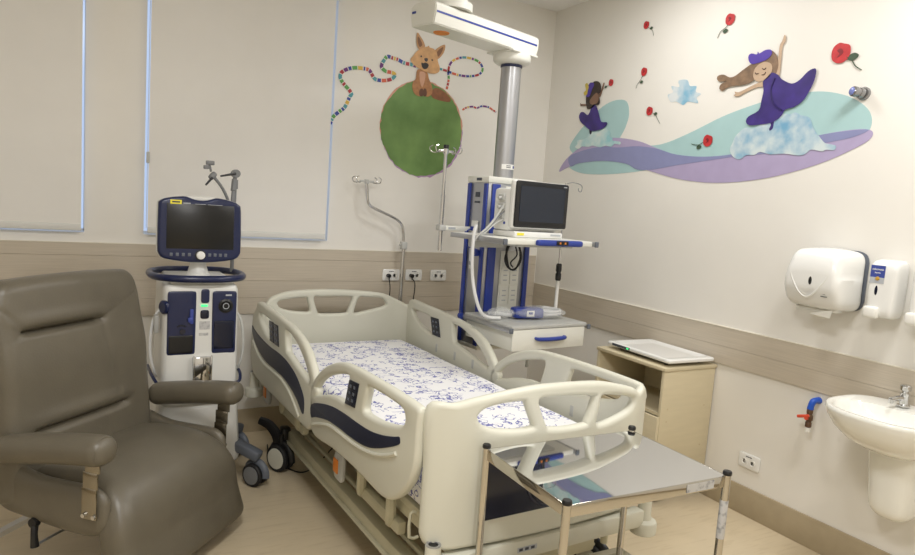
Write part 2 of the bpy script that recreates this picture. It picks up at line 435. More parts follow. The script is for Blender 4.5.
WAVE_T = [(-0.297, 2.025), (-0.373, 2.119), (-0.489, 2.207), (-0.62, 2.29), (-0.751, 2.321), (-0.854, 2.301), (-0.887, 2.215), (-0.863, 2.129), (-0.817, 2.035), (-0.993, 2.01), (-1.194, 2.008), (-1.401, 2.061), (-1.639, 2.143), (-1.832, 2.189), (-1.967, 2.212), (-2.095, 2.221), (-2.216, 2.216), (-2.334, 2.183), (-2.422, 2.13), (-2.46, 2.078), (-2.462, 2.026), (-2.431, 1.993), (-2.287, 1.973), (-2.089, 1.954), (-1.821, 1.913), (-1.336, 1.88), (-1.016, 1.843), (-0.723, 1.827), (-0.477, 1.834), (-0.332, 1.869), (-0.308, 1.912), (-0.374, 1.952)]
WAVE_P = [(-0.196, 1.85), (-0.264, 1.935), (-0.409, 2.015), (-0.591, 2.061), (-0.767, 2.071), (-0.989, 2.04), (-1.165, 1.986), (-1.328, 1.942), (-1.534, 1.923), (-1.745, 1.932), (-2.0, 1.969), (-2.205, 2.005), (-2.356, 2.022), (-2.445, 2.022), (-2.477, 2.004), (-2.461, 1.97), (-2.386, 1.929), (-2.262, 1.877), (-2.105, 1.831), (-1.932, 1.796), (-1.74, 1.777), (-1.554, 1.776), (-1.348, 1.798), (-1.152, 1.839), (-0.902, 1.895), (-0.672, 1.918), (-0.424, 1.907), (-0.294, 1.878)]
WAVE_O = [(-0.302, 1.954), (-0.455, 1.997), (-0.658, 2.016), (-0.814, 2.004), (-0.994, 2.005), (-1.165, 1.983), (-1.328, 1.942), (-1.534, 1.923), (-1.745, 1.932), (-2.0, 1.969), (-2.205, 2.005), (-2.356, 2.019), (-2.457, 2.019), (-2.396, 1.991), (-2.288, 1.972), (-2.13, 1.956), (-1.96, 1.929), (-1.747, 1.917), (-1.51, 1.894), (-1.337, 1.877), (-1.15, 1.854), (-1.014, 1.855), (-0.902, 1.895), (-0.672, 1.918), (-0.424, 1.907), (-0.33, 1.886)]
wv = thing('wave_sticker', 'long wavy wall sticker in teal and lilac on the right wall', 'wall sticker', (0, 0, 0))
sticker('teal_wave', WAVE_T, (166, 199, 200), wv, d=.0014, k=.02)
sticker('lilac_wave', WAVE_P, (172, 160, 194), wv, d=.0026, k=.03)
sticker('blue_overlap', WAVE_O, (136, 140, 180), wv, d=.0038, k=.03)
def cloud_mat(n, a, bb): return mat2('print_' + n, a, bb, 9, .35, .62, .5, 8)
def rosey(n, sc): pass
def rose(head, r, stem, leaf, label):
    """head centre y,z ; stem points ; leaf centre"""
    t = thing('rose_sticker', label, 'wall sticker', (0, head[0], head[1]), group='red rose stickers on the right wall')
    hy, hz = head
    P = [(-.95, .1), (-.8, .7), (-.25, .95), (.25, 1.1), (.75, .75), (.9, .1), (.75, -.6), (.2, -1.0), (-.4, -.95), (-.85, -.5)]
    b = nb(); wallpoly(b, [(p[0] * r * 1.1, p[1] * r) for p in P], 3, d=.006); ob('petals', b, RED, t, smooth=0)
    b = nb(); P = [(-.3, .1), (0, .5), (.4, .3), (.1, 0), (.35, -.4), (-.1, -.2)]
    wallpoly(b, [(p[0] * r, p[1] * r) for p in P], 2, d=.0072); ob('inner_petals', b, RED2, t, smooth=0)
    b = nb(); st = [Vector((-.0045, p[0] - hy, p[1] - hz)) for p in stem]
    tube(b, st, [r * .05] * len(st), 6, 5); ob('stem', b, STEM, t)
    ly, lz = leaf[0] - hy, leaf[1] - hz
    b = nb(); wallpoly(b, [(ly + p[0] * r * .55, lz + p[1] * r * .45) for p in [(-1, .2), (-.2, .8), (.7, .5), (1, -.5), (.1, -.9), (-.7, -.5)]], 2, d=.006); ob('leaf', b, STEM, t, smooth=0)
    return t
RED = flat('rose_red', (188, 48, 52), .15, 60); RED2 = flat('rose_dark_red', (128, 30, 38), .1); STEM = flat('leaf_green', (62, 82, 62), .1)
for hd, rad, stem, leaf, lb in [
    ((-0.971, 2.766), .023, [(-0.987, 2.749), (-1.015, 2.735), (-1.035, 2.713), (-1.043, 2.689)], (-1.019, 2.74), 'small red rose sticker highest and leftmost, by the ceiling corner'),
    ((-1.618, 2.672), .030, [(-1.609, 2.661), (-1.599, 2.636), (-1.561, 2.616), (-1.545, 2.583)], (-1.595, 2.615), 'red rose sticker at the top of the wall above the small cloud'),
    ((-0.991, 2.474), .025, [(-0.984, 2.455), (-0.966, 2.426), (-0.939, 2.398), (-0.933, 2.377)], (-0.977, 2.413), 'red rose sticker with stem down, between small dancer and small cloud'),
    ((-0.688, 2.443), .022, [(-0.669, 2.43), (-0.636, 2.421), (-0.607, 2.404), (-0.589, 2.386)], (-0.639, 2.421), 'red rose sticker touching the raised hand of the small dancing girl'),
    ((-1.073, 2.22), .026, [(-1.101, 2.207), (-1.128, 2.192), (-1.148, 2.166), (-1.171, 2.137)], (-1.128, 2.2), 'red rose sticker just above the trough of the wave, right of small dancer'),
    ((-1.555, 2.012), .032, [(-1.522, 2.005), (-1.498, 1.994), (-1.47, 1.993), (-1.439, 2.0)], (-1.497, 1.98), 'red rose sticker lying on the teal band of the wave'),
    ((-2.279, 2.385), .045, [(-2.309, 2.364), (-2.335, 2.347), (-2.357, 2.316), (-2.388, 2.294)], (-2.342, 2.361), 'largest red rose sticker, at the right beside the wall light'),
]: rose(hd, rad, stem, leaf, lb)
cl = sticker('cloud_sticker', [(-1.21, 2.306), (-1.252, 2.317), (-1.234, 2.356), (-1.297, 2.344), (-1.286, 2.382), (-1.352, 2.379), (-1.378, 2.34), (-1.427, 2.334), (-1.426, 2.303), (-1.468, 2.285), (-1.437, 2.266), (-1.452, 2.234), (-1.375, 2.25), (-1.342, 2.233), (-1.285, 2.259), (-1.241, 2.261)], cloud_mat('pale_cloud', (216, 221, 222), (128, 178, 204)), sm=3, d=.002)
tag(cl, 'small pale blue cloud sticker between the two dancing girls', 'wall sticker')
FOAM = cloud_mat('foam', (112, 164, 196), (204, 216, 218))
f1 = sticker('foam_sticker', [(-1.714, 1.959), (-1.727, 1.993), (-1.743, 2.031), (-1.795, 2.069), (-1.846, 2.063), (-1.888, 2.08), (-1.93, 2.099), (-1.984, 2.109), (-2.012, 2.126), (-2.054, 2.12), (-2.082, 2.128), (-2.113, 2.112), (-2.163, 2.095), (-2.188, 2.046), (-2.224, 2.002), (-2.256, 1.969), (-2.284, 1.961), (-2.314, 1.952), (-2.307, 1.932), (-2.267, 1.936), (-2.248, 1.928), (-2.191, 1.939), (-2.165, 1.92), (-2.13, 1.912), (-2.047, 1.924), (-1.97, 1.922), (-1.907, 1.938), (-1.873, 1.922), (-1.823, 1.923), (-1.783, 1.901), (-1.737, 1.919)], FOAM, sm=3, d=.0055)
tag(f1, 'large blue and white foam cloud sticker under the big dancing girl', 'wall sticker')
f2 = sticker('foam_sticker', [(-0.363, 2.026), (-0.39, 2.047), (-0.377, 2.072), (-0.434, 2.075), (-0.485, 2.085), (-0.501, 2.107), (-0.534, 2.12), (-0.617, 2.122), (-0.681, 2.14), (-0.73, 2.101), (-0.719, 2.084), (-0.755, 2.068), (-0.758, 2.051), (-0.834, 2.041), (-0.831, 2.022), (-0.778, 2.03), (-0.748, 2.011), (-0.693, 2.022), (-0.639, 2.012), (-0.558, 2.027), (-0.513, 2.02), (-0.441, 2.026), (-0.407, 2.009)], cloud_mat('small_foam', (150, 198, 205), (215, 224, 220)), sm=2, d=.0055)
tag(f2, 'small white foam cloud sticker under the small dancing girl', 'wall sticker')
# big dancer
SKIN = (190, 164, 138); PUR = (58, 42, 118)
g = thing('dancing_girl_sticker', 'large sticker of a long-haired girl dancing in a purple dress and beret', 'wall sticker', group='dancing girl stickers')
def G(nm, P, col, d, sm=3, **k): return sticker(nm, P, col, g, sm=sm, d=d, **k)
G('arm', [(-1.939, 2.338), (-1.948, 2.388), (-1.949, 2.456), (-1.951, 2.48), (-1.962, 2.499), (-1.969, 2.524), (-1.977, 2.518), (-1.98, 2.491), (-1.966, 2.469), (-1.967, 2.412), (-1.967, 2.324)], SKIN, .0068)
G('arm', [(-1.879, 2.304), (-1.823, 2.294), (-1.767, 2.275), (-1.729, 2.265), (-1.704, 2.271), (-1.709, 2.258), (-1.699, 2.251), (-1.732, 2.243), (-1.777, 2.26), (-1.842, 2.278), (-1.887, 2.278)], SKIN, .0068)
G('leg', [(-1.943, 2.098), (-1.966, 2.102), (-1.968, 2.078), (-1.965, 2.055), (-1.95, 2.045), (-1.946, 2.056), (-1.953, 2.075)], (56, 40, 110), .0068)
hair = G('hair', [(-1.788, 2.404), (-1.831, 2.419), (-1.876, 2.443), (-1.9, 2.461), (-1.936, 2.431), (-1.955, 2.38), (-1.948, 2.336), (-1.929, 2.32), (-1.91, 2.366), (-1.873, 2.402), (-1.835, 2.388), (-1.823, 2.357), (-1.817, 2.316), (-1.763, 2.301), (-1.685, 2.302), (-1.647, 2.297), (-1.625, 2.284), (-1.599, 2.298), (-1.607, 2.323), (-1.642, 2.333), (-1.594, 2.339), (-1.575, 2.356), (-1.582, 2.372), (-1.618, 2.373), (-1.661, 2.353), (-1.696, 2.356), (-1.744, 2.382)], (128, 104, 82), .0080, k=.25, sc=30)
G('dress', [(-1.877, 2.301), (-1.9, 2.324), (-1.923, 2.343), (-1.949, 2.334), (-1.966, 2.323), (-1.988, 2.301), (-2.045, 2.273), (-2.087, 2.286), (-2.125, 2.321), (-2.159, 2.332), (-2.169, 2.317), (-2.165, 2.273), (-2.145, 2.223), (-2.116, 2.18), (-2.075, 2.155), (-2.025, 2.145), (-2.014, 2.123), (-1.985, 2.098), (-1.948, 2.084), (-1.885, 2.08), (-1.827, 2.081), (-1.801, 2.1), (-1.812, 2.128), (-1.871, 2.155), (-1.881, 2.204), (-1.887, 2.256)], PUR, .0092, k=.3, sc=9)
fc = G('face', [(-1.813, 2.34), (-1.816, 2.372), (-1.839, 2.396), (-1.876, 2.404), (-1.91, 2.391), (-1.923, 2.365), (-1.915, 2.331), (-1.893, 2.313), (-1.857, 2.305), (-1.828, 2.316)], SKIN, .0092)
G('beret', [(-1.77, 2.45), (-1.787, 2.461), (-1.821, 2.451), (-1.826, 2.465), (-1.837, 2.453), (-1.868, 2.465), (-1.902, 2.462), (-1.912, 2.441), (-1.89, 2.417), (-1.844, 2.406), (-1.8, 2.404), (-1.778, 2.42)], (78, 56, 158), .0106)
def line(nm, P, parent, col, d, r_): 
    b = nb(); tube(b, [(-d, p[0], p[1]) for p in P], r_, 5, 4); return ob(nm, b, col, parent)
DARK = flat('line_dark', (60, 42, 36))
line('eye', [(-1.824, 2.356), (-1.832, 2.348), (-1.845, 2.349)], fc, DARK, .0105, .0022); line('eye', [(-1.865, 2.373), (-1.877, 2.365), (-1.887, 2.372)], fc, DARK, .0105, .0022)
line('mouth', [(-1.866, 2.338), (-1.882, 2.34), (-1.888, 2.351)], fc, DARK, .0105, .0022)
line('dress_fold', [(-1.948, 2.313), (-1.933, 2.254), (-1.958, 2.182), (-2.01, 2.143)], g, flat('fold', (40, 26, 92)), .0105, .004)
# small dancer
g = thing('dancing_girl_sticker', 'small sticker of a dark-haired girl in a purple dress near the room corner', 'wall sticker', group='dancing girl stickers')
G('arm', [(-0.381, 2.338), (-0.399, 2.328), (-0.49, 2.318), (-0.492, 2.307), (-0.401, 2.316), (-0.389, 2.314)], (120, 92, 74), .0068)
G('arm', [(-0.574, 2.369), (-0.596, 2.403), (-0.612, 2.448), (-0.624, 2.444), (-0.61, 2.399), (-0.593, 2.36)], (120, 92, 74), .0068)
G('leg', [(-0.508, 2.141), (-0.531, 2.14), (-0.533, 2.11), (-0.517, 2.11)], (40, 34, 60), .0068)
G('dress', [(-0.52, 2.305), (-0.562, 2.297), (-0.596, 2.242), (-0.626, 2.188), (-0.682, 2.18), (-0.689, 2.162), (-0.655, 2.141), (-0.601, 2.129), (-0.532, 2.131), (-0.457, 2.17), (-0.404, 2.204), (-0.382, 2.241), (-0.396, 2.268), (-0.431, 2.268), (-0.482, 2.244)], PUR, .0080, k=.25, sc=12)
G('hair', [(-0.445, 2.337), (-0.443, 2.39), (-0.473, 2.44), (-0.515, 2.472), (-0.566, 2.463), (-0.592, 2.43), (-0.594, 2.389), (-0.573, 2.377), (-0.595, 2.33), (-0.583, 2.305), (-0.546, 2.308), (-0.522, 2.29), (-0.471, 2.285), (-0.454, 2.311)], (52, 40, 36), .0080, k=.2, sc=40)
G('face', [(-0.487, 2.341), (-0.511, 2.368), (-0.553, 2.39), (-0.579, 2.364), (-0.576, 2.325), (-0.537, 2.311), (-0.499, 2.319)], (128, 98, 80), .0092)
G('beret', [(-0.444, 2.383), (-0.447, 2.428), (-0.47, 2.465), (-0.509, 2.464), (-0.518, 2.445), (-0.5, 2.414), (-0.482, 2.374), (-0.459, 2.371)], (74, 56, 150), .0100)
G('flower', [(-0.417, 2.408), (-0.438, 2.421), (-0.424, 2.46), (-0.446, 2.468), (-0.464, 2.441), (-0.458, 2.416), (-0.452, 2.389), (-0.424, 2.386)], (196, 176, 80), .0112)

# planet, fox and ribbon on the back wall
def BS(nm, P, col, parent, d, sm=3, **k): return sticker(nm, P, col, parent, sm=sm, wall='b', d=d, **k)
pl = thing('green_planet_sticker', 'round grassy green planet sticker on the back wall', 'wall sticker', (-1.067, 0, 2.052))
def disc(r0, jag, n=90, dx=0, dz=0): return [((r0 + random.uniform(-jag, jag)) * math.cos(2 * PI * i / n) + dx, (r0 + random.uniform(-jag, jag)) * math.sin(2 * PI * i / n) + dz) for i in range(n)]
BS('lilac_fringe', disc(.317, .006, dx=.006, dz=-.014), (176, 140, 182), pl, .0014, 0)
BS('pink_fringe', disc(.318, .004, dx=0, dz=.012), (206, 150, 130), pl, .0022, 0)
BS('grass', [(p[0] * .985, p[1] * 1.015) for p in disc(.318, .006)], mat2('print_grass', (86, 122, 60), (120, 154, 86), 5, .3, .7, .5, 9), pl, .0034, 0)
fx = thing('fox_sticker', 'smiling brown fox sticker sitting on top of the green planet', 'wall sticker')
FB = (190, 144, 98); FD = (128, 88, 58)
BS('tail', [(-1.016, 2.318), (-0.981, 2.346), (-0.921, 2.332), (-0.875, 2.302), (-0.861, 2.282), (-0.872, 2.264), (-0.931, 2.264), (-1.005, 2.276)], (134, 84, 50), fx, .0050, k=.2, sc=40)
BS('body', [(-1.132, 2.449), (-1.06, 2.438), (-1.043, 2.4), (-1.018, 2.356), (-1.01, 2.307), (-1.042, 2.277), (-1.078, 2.282), (-1.106, 2.271), (-1.142, 2.282), (-1.163, 2.316), (-1.161, 2.36), (-1.142, 2.385)], (172, 120, 76), fx, .0060, k=.2, sc=40)
BS('chest', [(-1.114, 2.435), (-1.074, 2.433), (-1.074, 2.385), (-1.089, 2.336), (-1.105, 2.356), (-1.115, 2.398)], (206, 160, 132), fx, .0070)
BS('paw', [(-1.106, 2.318), (-1.084, 2.324), (-1.078, 2.284), (-1.094, 2.272), (-1.109, 2.283)], (98, 60, 38), fx, .0070); BS('paw', [(-1.078, 2.325), (-1.058, 2.325), (-1.052, 2.288), (-1.066, 2.276), (-1.078, 2.284)], (98, 60, 38), fx, .0070)
BS('ear', [(-1.155, 2.679), (-1.145, 2.687), (-1.127, 2.668), (-1.099, 2.635), (-1.089, 2.601), (-1.13, 2.578), (-1.153, 2.62)], FB, fx, .0070)
BS('ear', [(-1.011, 2.593), (-0.98, 2.623), (-0.938, 2.646), (-0.934, 2.615), (-0.949, 2.578), (-0.984, 2.54), (-1.003, 2.559)], FB, fx, .0070)
BS('inner_ear', [(-1.147, 2.661), (-1.133, 2.655), (-1.109, 2.616), (-1.129, 2.598), (-1.145, 2.628)], FD, fx, .0078); BS('inner_ear', [(-0.994, 2.588), (-0.951, 2.628), (-0.954, 2.599), (-0.982, 2.556)], FD, fx, .0078)
hd = BS('head', [(-1.191, 2.504), (-1.173, 2.531), (-1.144, 2.57), (-1.1, 2.599), (-1.07, 2.61), (-1.059, 2.618), (-1.053, 2.607), (-1.021, 2.603), (-0.993, 2.576), (-0.983, 2.525), (-0.965, 2.484), (-0.972, 2.454), (-1.01, 2.437), (-1.06, 2.438), (-1.104, 2.449), (-1.14, 2.462), (-1.169, 2.476)], (204, 158, 108), fx, .0080, k=.15, sc=25)
BS('mouth', [(-1.109, 2.496), (-1.093, 2.495), (-1.077, 2.502), (-1.053, 2.492), (-1.06, 2.469), (-1.08, 2.457), (-1.1, 2.466)], (34, 24, 22), hd, .0090); BS('nose', [(-1.087, 2.529), (-1.064, 2.533), (-1.062, 2.517), (-1.074, 2.508), (-1.086, 2.516)], (58, 52, 54), hd, .0090)
for P in ([(-1.119, 2.54), (-1.111, 2.544), (-1.107, 2.535), (-1.115, 2.531)], [(-1.034, 2.53), (-1.026, 2.533), (-1.022, 2.524), (-1.03, 2.52)]): BS('eye', P, (40, 30, 28), hd, .0090)
RIB = [flat('ribbon_' + n, c_) for n, c_ in [('red', (166, 44, 52)), ('green', (88, 156, 78)), ('yellow', (214, 178, 72)), ('blue', (46, 66, 148)), ('purple', (106, 44, 120)), ('white', (224, 220, 212)), ('teal', (78, 150, 160)), ('orange', (206, 96, 70))]]
def ribbon(P, wd, label, seed):
    rnd = random.Random(seed)
    pts = catmull([(p[0], -.0012, p[1]) for p in P], 10); b = nb()
    D = [0]
    for a, q in zip(pts, pts[1:]): D.append(D[-1] + (q - a).length)
    def at(s):
        s = max(0, min(D[-1] - 1e-6, s))
        for i in range(len(D) - 1):
            if D[i + 1] >= s:
                u = (s - D[i]) / max(1e-9, D[i + 1] - D[i]); return pts[i].lerp(pts[i + 1], u), (pts[i + 1] - pts[i]).normalized()
    s = 0; last = -1
    while s < D[-1]:
        ln = rnd.uniform(.012, .036)
        k = rnd.choice([i for i in (0, 1, 2, 3, 4, 6, 7, 0, 3) if i != last]); last = k
        for a0, a1, kk in ((s, s + ln, k), (s + ln, s + ln + .005, 5)):
            nn = 4; prev = None
            for i in range(nn + 1):
                p, t = at(a0 + (a1 - a0) * i / nn); nrm = Vector((-t.z, 0, t.x))
                cur = [b.verts.new(p + nrm * wd), b.verts.new(p - nrm * wd)]
                if prev: f_ = b.faces.new((prev[0], cur[0], cur[1], prev[1])); f_.material_index = kk
                prev = cur
        s += ln + .005
    for v in b.verts: v.co.y = -.0045
    bmesh.ops.recalc_face_normals(b, faces=b.faces)
    ex = bmesh.ops.extrude_face_region(b, geom=b.faces[:])
    for v in [q for q in ex['geom'] if isinstance(q, bmesh.types.BMVert)]: v.co.y = -.0005
    o = ob('ribbon_sticker', b, RIB, smooth=0); tag(o, label, 'wall sticker', 'striped ribbon stickers around the fox'); return o
ribbon([(-1.729, 2.011), (-1.713, 2.055), (-1.677, 2.092), (-1.641, 2.123), (-1.621, 2.161), (-1.607, 2.199), (-1.594, 2.219), (-1.616, 2.245), (-1.649, 2.274), (-1.676, 2.309), (-1.669, 2.346), (-1.623, 2.376), (-1.566, 2.391), (-1.508, 2.393), (-1.479, 2.387), (-1.461, 2.364), (-1.433, 2.337), (-1.373, 2.338), (-1.32, 2.356), (-1.295, 2.385), (-1.316, 2.398), (-1.363, 2.4), (-1.391, 2.417), (-1.396, 2.436), (-1.378, 2.473), (-1.358, 2.497), (-1.322, 2.494), (-1.281, 2.489), (-1.232, 2.475), (-1.176, 2.473), (-1.145, 2.468)], .0115, 'long many-coloured striped ribbon sticker curling left of the fox', 3)
ribbon([(-0.969, 2.479), (-0.918, 2.475), (-0.827, 2.461), (-0.736, 2.463), (-0.653, 2.485), (-0.617, 2.522), (-0.633, 2.562), (-0.685, 2.586), (-0.777, 2.587), (-0.85, 2.559), (-0.884, 2.522), (-0.894, 2.47), (-0.887, 2.426), (-0.892, 2.374), (-0.899, 2.35)], .0075, 'looped striped ribbon sticker just right of the fox', 5)
ribbon([(-0.759, 2.225), (-0.726, 2.245), (-0.68, 2.258), (-0.641, 2.253), (-0.603, 2.271), (-0.547, 2.272), (-0.506, 2.257), (-0.477, 2.245)], .006, 'short wavy striped ribbon sticker between the planet and the pendant column', 8)

# ------------------------------------------------------------------ wall fittings
def socket_plate(name, label, centre, wall, plugs=(), group=None):
    """2x4 outlet plate with two socket wells; local x along the wall, -y into the room"""
    t = thing(name, label, 'wall outlet', centre, 0 if wall == 'b' else -PI / 2, group)
    ob('plate', cushion(nb(), (.128, .012, .080), (.012, .004, .012), (6, 3, 6), lambda v: v + Vector((0, -.006, 0))), 'whiteg', t)
    for i, x_ in enumerate((-.026, .026)):
        b = nb(); lathe(b, [(.0165, 0), (.0165, .003), (.0135, .003), (.0120, .0005), (.0118, .0005)], (x_, -.0115, -.003), (0, -1, 0), 20)
        s_ = ob('socket', b, 'white', t)
        b = nb()
        for a in (90, 210, 330): cyl(b, (x_ + .006 * math.cos(R(a)), -.0116, -.003 + .006 * math.sin(R(a))), (x_ + .006 * math.cos(R(a)), -.0128, -.003 + .006 * math.sin(R(a))), .0022, 8)
        ob('socket_hole', b, 'black', s_)
    b = nb()
    for k in range(3): box(b, (-.012 + k * .012, -.0124, .025), (.010, .0008, .005))
    ob('printed_mark', b, 'ink', t)
    return t
og = 'outlets on the laminate board behind the bed'
socket_plate('wall_outlet', 'white double outlet behind the bed, leftmost, with a black plug', (-1.246, -.012, 1.032), 'b', group=og)
socket_plate('wall_outlet', 'white double outlet behind the bed, just right of the drip pole, with a black plug', (-1.071, -.012, 1.033), 'b', group=og)
socket_plate('wall_outlet', 'white double outlet behind the bed with nothing plugged in', (-.874, -.012, 1.033), 'b', group=og)
t = socket_plate('wall_outlet', 'white double outlet low on the right wall above the skirting', (0, -2.063, .296), 'r')
def cord(label, a, pts):
    t = thing('power_cord', label, 'cord', a, 0, 'black power cords plugged in behind the bed')
    b = nb(); cyl(b, (0, -.001, 0), (0, -.030, 0), .0135, 14); cyl(b, (0, -.022, -.005), (0, -.026, -.028), .006, 8, .004); ob('plug', b, 'black', t)
    b = nb(); tube(b, [(0, -.025, -.02)] + pts, .0038, 6, 6); ob('cable', b, 'black', t)
cord('black power cord hanging from the leftmost outlet behind the bed', (-1.272, -.0265, 1.029), [(.010, -.027, -.10), (.0, -.025, -.25), (-.01, -.02, -.45), (0, -.02, -.7)])
cord('black power cord hanging from the outlet right of the drip pole', (-1.097, -.0265, 1.030), [(.022, -.03, -.06), (.010, -.035, -.20), (-.012, -.03, -.36), (-.020, -.025, -.55), (-.02, -.02, -.75)])

# wall spot light
t = thing('wall_light', 'small chrome swivel spot light on the right wall', 'wall light', (0, -2.413, 2.184))
b = nb(); lathe(b, [(.030, 0), (.030, .008), (.026, .014), (.012, .016)], axis=(-1, 0, 0)); ob('wall_rose', b, 'lampm', t)
b = nb(); lathe(b, [(.018, .0), (.023, .003), (.023, .020), (.019, .023), (.019, .034), (.023, .037), (.023, .052), (.016, .058)], (-.012, 0.0, 0), (-1, .35, .1), 20); ob('lamp_head', b, 'lampm', t)
b = nb(); lathe(b, [(.0001, 0), (.018, .001), (.010, .006)], (-.0665, .019, .0055), (-1, .35, .1), 16); ob('lens', b, 'lensm', t)

# paper towel dispenser
t = thing('paper_towel_dispenser', 'white glossy paper towel dispenser on the right wall', 'towel dispenser', (0, -2.395, 1.328), -PI / 2)
# local: x -> along wall to the right of the picture (-y), y -> wall (0) , -y out into the room
def tw(v):
    k = (v.y + .11) / .22            # 0 front .. 1 back
    q = max(0, 1 - k)
    v.x *= 1 - .07 * q * q - (.16 * max(0, v.z) / .14 * q); v.z = v.z * (1 - .08 * q * q) - .002 * q
    if v.z > .05: v.y += (v.z - .05) * .32 * q
    if v.z < -.05: v.y += (-v.z - .05) * .5 * q
    v.z += -.018 * (abs(v.x) / .15) ** 2 * (1 if v.z > 0 else -.6)
    return v
ob('cover', cushion(nb(), (.286, .205, .290), (.030, .040, .045), (18, 10, 16), lambda v: tw(v) + Vector((.004, -.112, 0))), 'whiteg', t)
ob('back_plate', cushion(nb(), (.296, .014, .290), (.06, .006, .06), (14, 3, 14), lambda v: v + Vector((0.004, -.0072, -.002))), 'dgrey', t)
b = nb()
tube(b, [(-.088, -.199, .085), (-.092, -.2115, .02), (-.055, -.2135, -.050), (-.02, -.2110, -.083), (.01, -.2110, -.083), (.045, -.2135, -.050), (.090, -.2115, .02), (.092, -.199, .085)], .0045, 8, 5, flat_=.7); ob('raised_v_rib', b, 'whiteg', t)
b = nb(); lathe(b, [(.0001, 0), (.020, .0), (.018, .002)], (.010, -.2135, -.010), (0, -1, 0), 20); b.transform(Matrix.Translation((.010, 0, -.018)) @ Matrix.Diagonal((.42, 1, 1, 1)) @ Matrix.Translation((-.010, 0, .018))); ob('level_window', b, 'black', t)
b = nb(); bmesh.ops.create_cone(b, cap_ends=True, segments=3, radius1=.007, radius2=.007, depth=.001); b.transform(Matrix.Translation((.078, -.206, -.062)) @ Matrix.Rotation(R(90), 4, 'X')); box(b, (.078, -.206, -.075), (.030, .001, .0035)); ob('maker_mark', b, 'ink', t)
b = nb(); cushion(b, (.20, .06, .030), .012, (8, 5, 5), lambda v: v + Vector((.0, -.105, -.136))); ob('outlet_chute', b, 'whiteg', t)
b = nb(); P = [(-.085, -.135, -.135), (.085, -.135, -.135), (.085, -.150, -.175), (.045, -.140, -.180), (-.020, -.143, -.168), (-.085, -.150, -.160)]
vs = [b.verts.new(p) for p in P]; b.faces.new(vs); bmesh.ops.solidify(b, geom=b.faces[:], thickness=.0015); pt = ob('paper_towel', b, 'paper', t, smooth=0)

# soap dispensers
def soap(yc, label, lbl, grp='soap dispensers on the right wall'):
    t = thing('soap_dispenser', label, 'soap dispenser', (0, yc, 1.315), -PI / 2, grp)
    def f(v):
        k = max(0, (-v.y) / .05)
        v.x *= 1 - .10 * max(0, -v.z / .13) * .5 * 1; v.z -= .012 * k * (1 if v.z > 0.05 else 0)
        return v + Vector((0, -.055, 0))
    ob('body', cushion(nb(), (.122, .108, .255), (.020, .030, .030), (10, 8, 12), f), 'whiteg', t)
    ob('push_bar', cushion(nb(), (.066, .030, .052), (.012, .012, .012), (6, 5, 6), lambda v: v + Vector((-.026, -.112, -.105))), 'white', t)
    b = nb(); lathe(b, [(.0001, 0), (.022, 0), (.020, .002)], (0, -.1082, 0), (0, -1, 0), 20); b.transform(Matrix.Translation((-.018, 0, -.008)) @ Matrix.Diagonal((.3, 1, 1, 1))); ob('level_window', b, 'navyd', t)
    if lbl:
        b = nb(); box(b, (-.020, -.1095, .075), (.060, .001, .052)); l_ = ob('label', b, 'blab', t)
        b = nb(); box(b, (-.020, -.1095, .036), (.060, .001, .026)); ob('label_strip', b, 'bgrey', t)
        text('label_text', 'sabonete', .013, 'label', l_, Matrix.Translation((-.020, -.1104, .084)) @ Matrix.Rotation(R(90), 4, 'X'))
        text('label_text', 'líquido', .009, 'label', l_, Matrix.Translation((-.020, -.1104, .069)) @ Matrix.Rotation(R(90), 4, 'X'))
        b = nb(); lathe(b, [(.009, 0), (.008, .003), (.003, .004)], (-.018, -.1098, .044), (0, -1, 0), 16); ob('lock', b, 'gold', t)
    return t
soap(-2.660, 'white soap dispenser with a blue label beside the towel dispenser', True)
soap(-2.835, 'white soap dispenser cut off by the right edge of the photo', False)

# capped water outlet with a valve
t = thing('water_valve', 'brown pipe valve with blue elbow and red lever on the right wall', 'valve', (0, -2.385, .730))
t.scale = (.85, .85, .85)
b = nb(); tube(b, [(0, -.008, 0), (-.030, -.008, .002), (-.052, -.006, -.004), (-.060, -.002, -.030), (-.060, .0, -.046)], [.020, .017, .018, .017, .019], 14, 5); ob('elbow', b, 'vblue', t)
b = nb(); lathe(b, [(.014, -.045), (.017, -.050), (.017, -.070), (.013, -.074), (.020, -.088), (.020, -.110), (.013, -.120), (.017, -.126), (.017, -.150), (.013, -.154)], (-.060, 0, 0)); ob('valve_body', b, 'brown', t)
b = nb(); lathe(b, [(.012, -.154), (.015, -.157), (.015, -.180)], (-.060, 0, 0)); ob('pipe_end', b, 'white', t)
b = nb(); box(b, (-.086, .020, -.092), (.014, .075, .018), .006, rot=(R(-18), 0, 0)); cyl(b, (-.070, 0, -.098), (-.092, 0, -.098), .010); ob('lever', b, 'red', t)

# sink
t = thing('wash_basin', 'white ceramic wash basin with half pedestal on the right wall', 'sink', (0, -2.835, 0), -PI / 2)
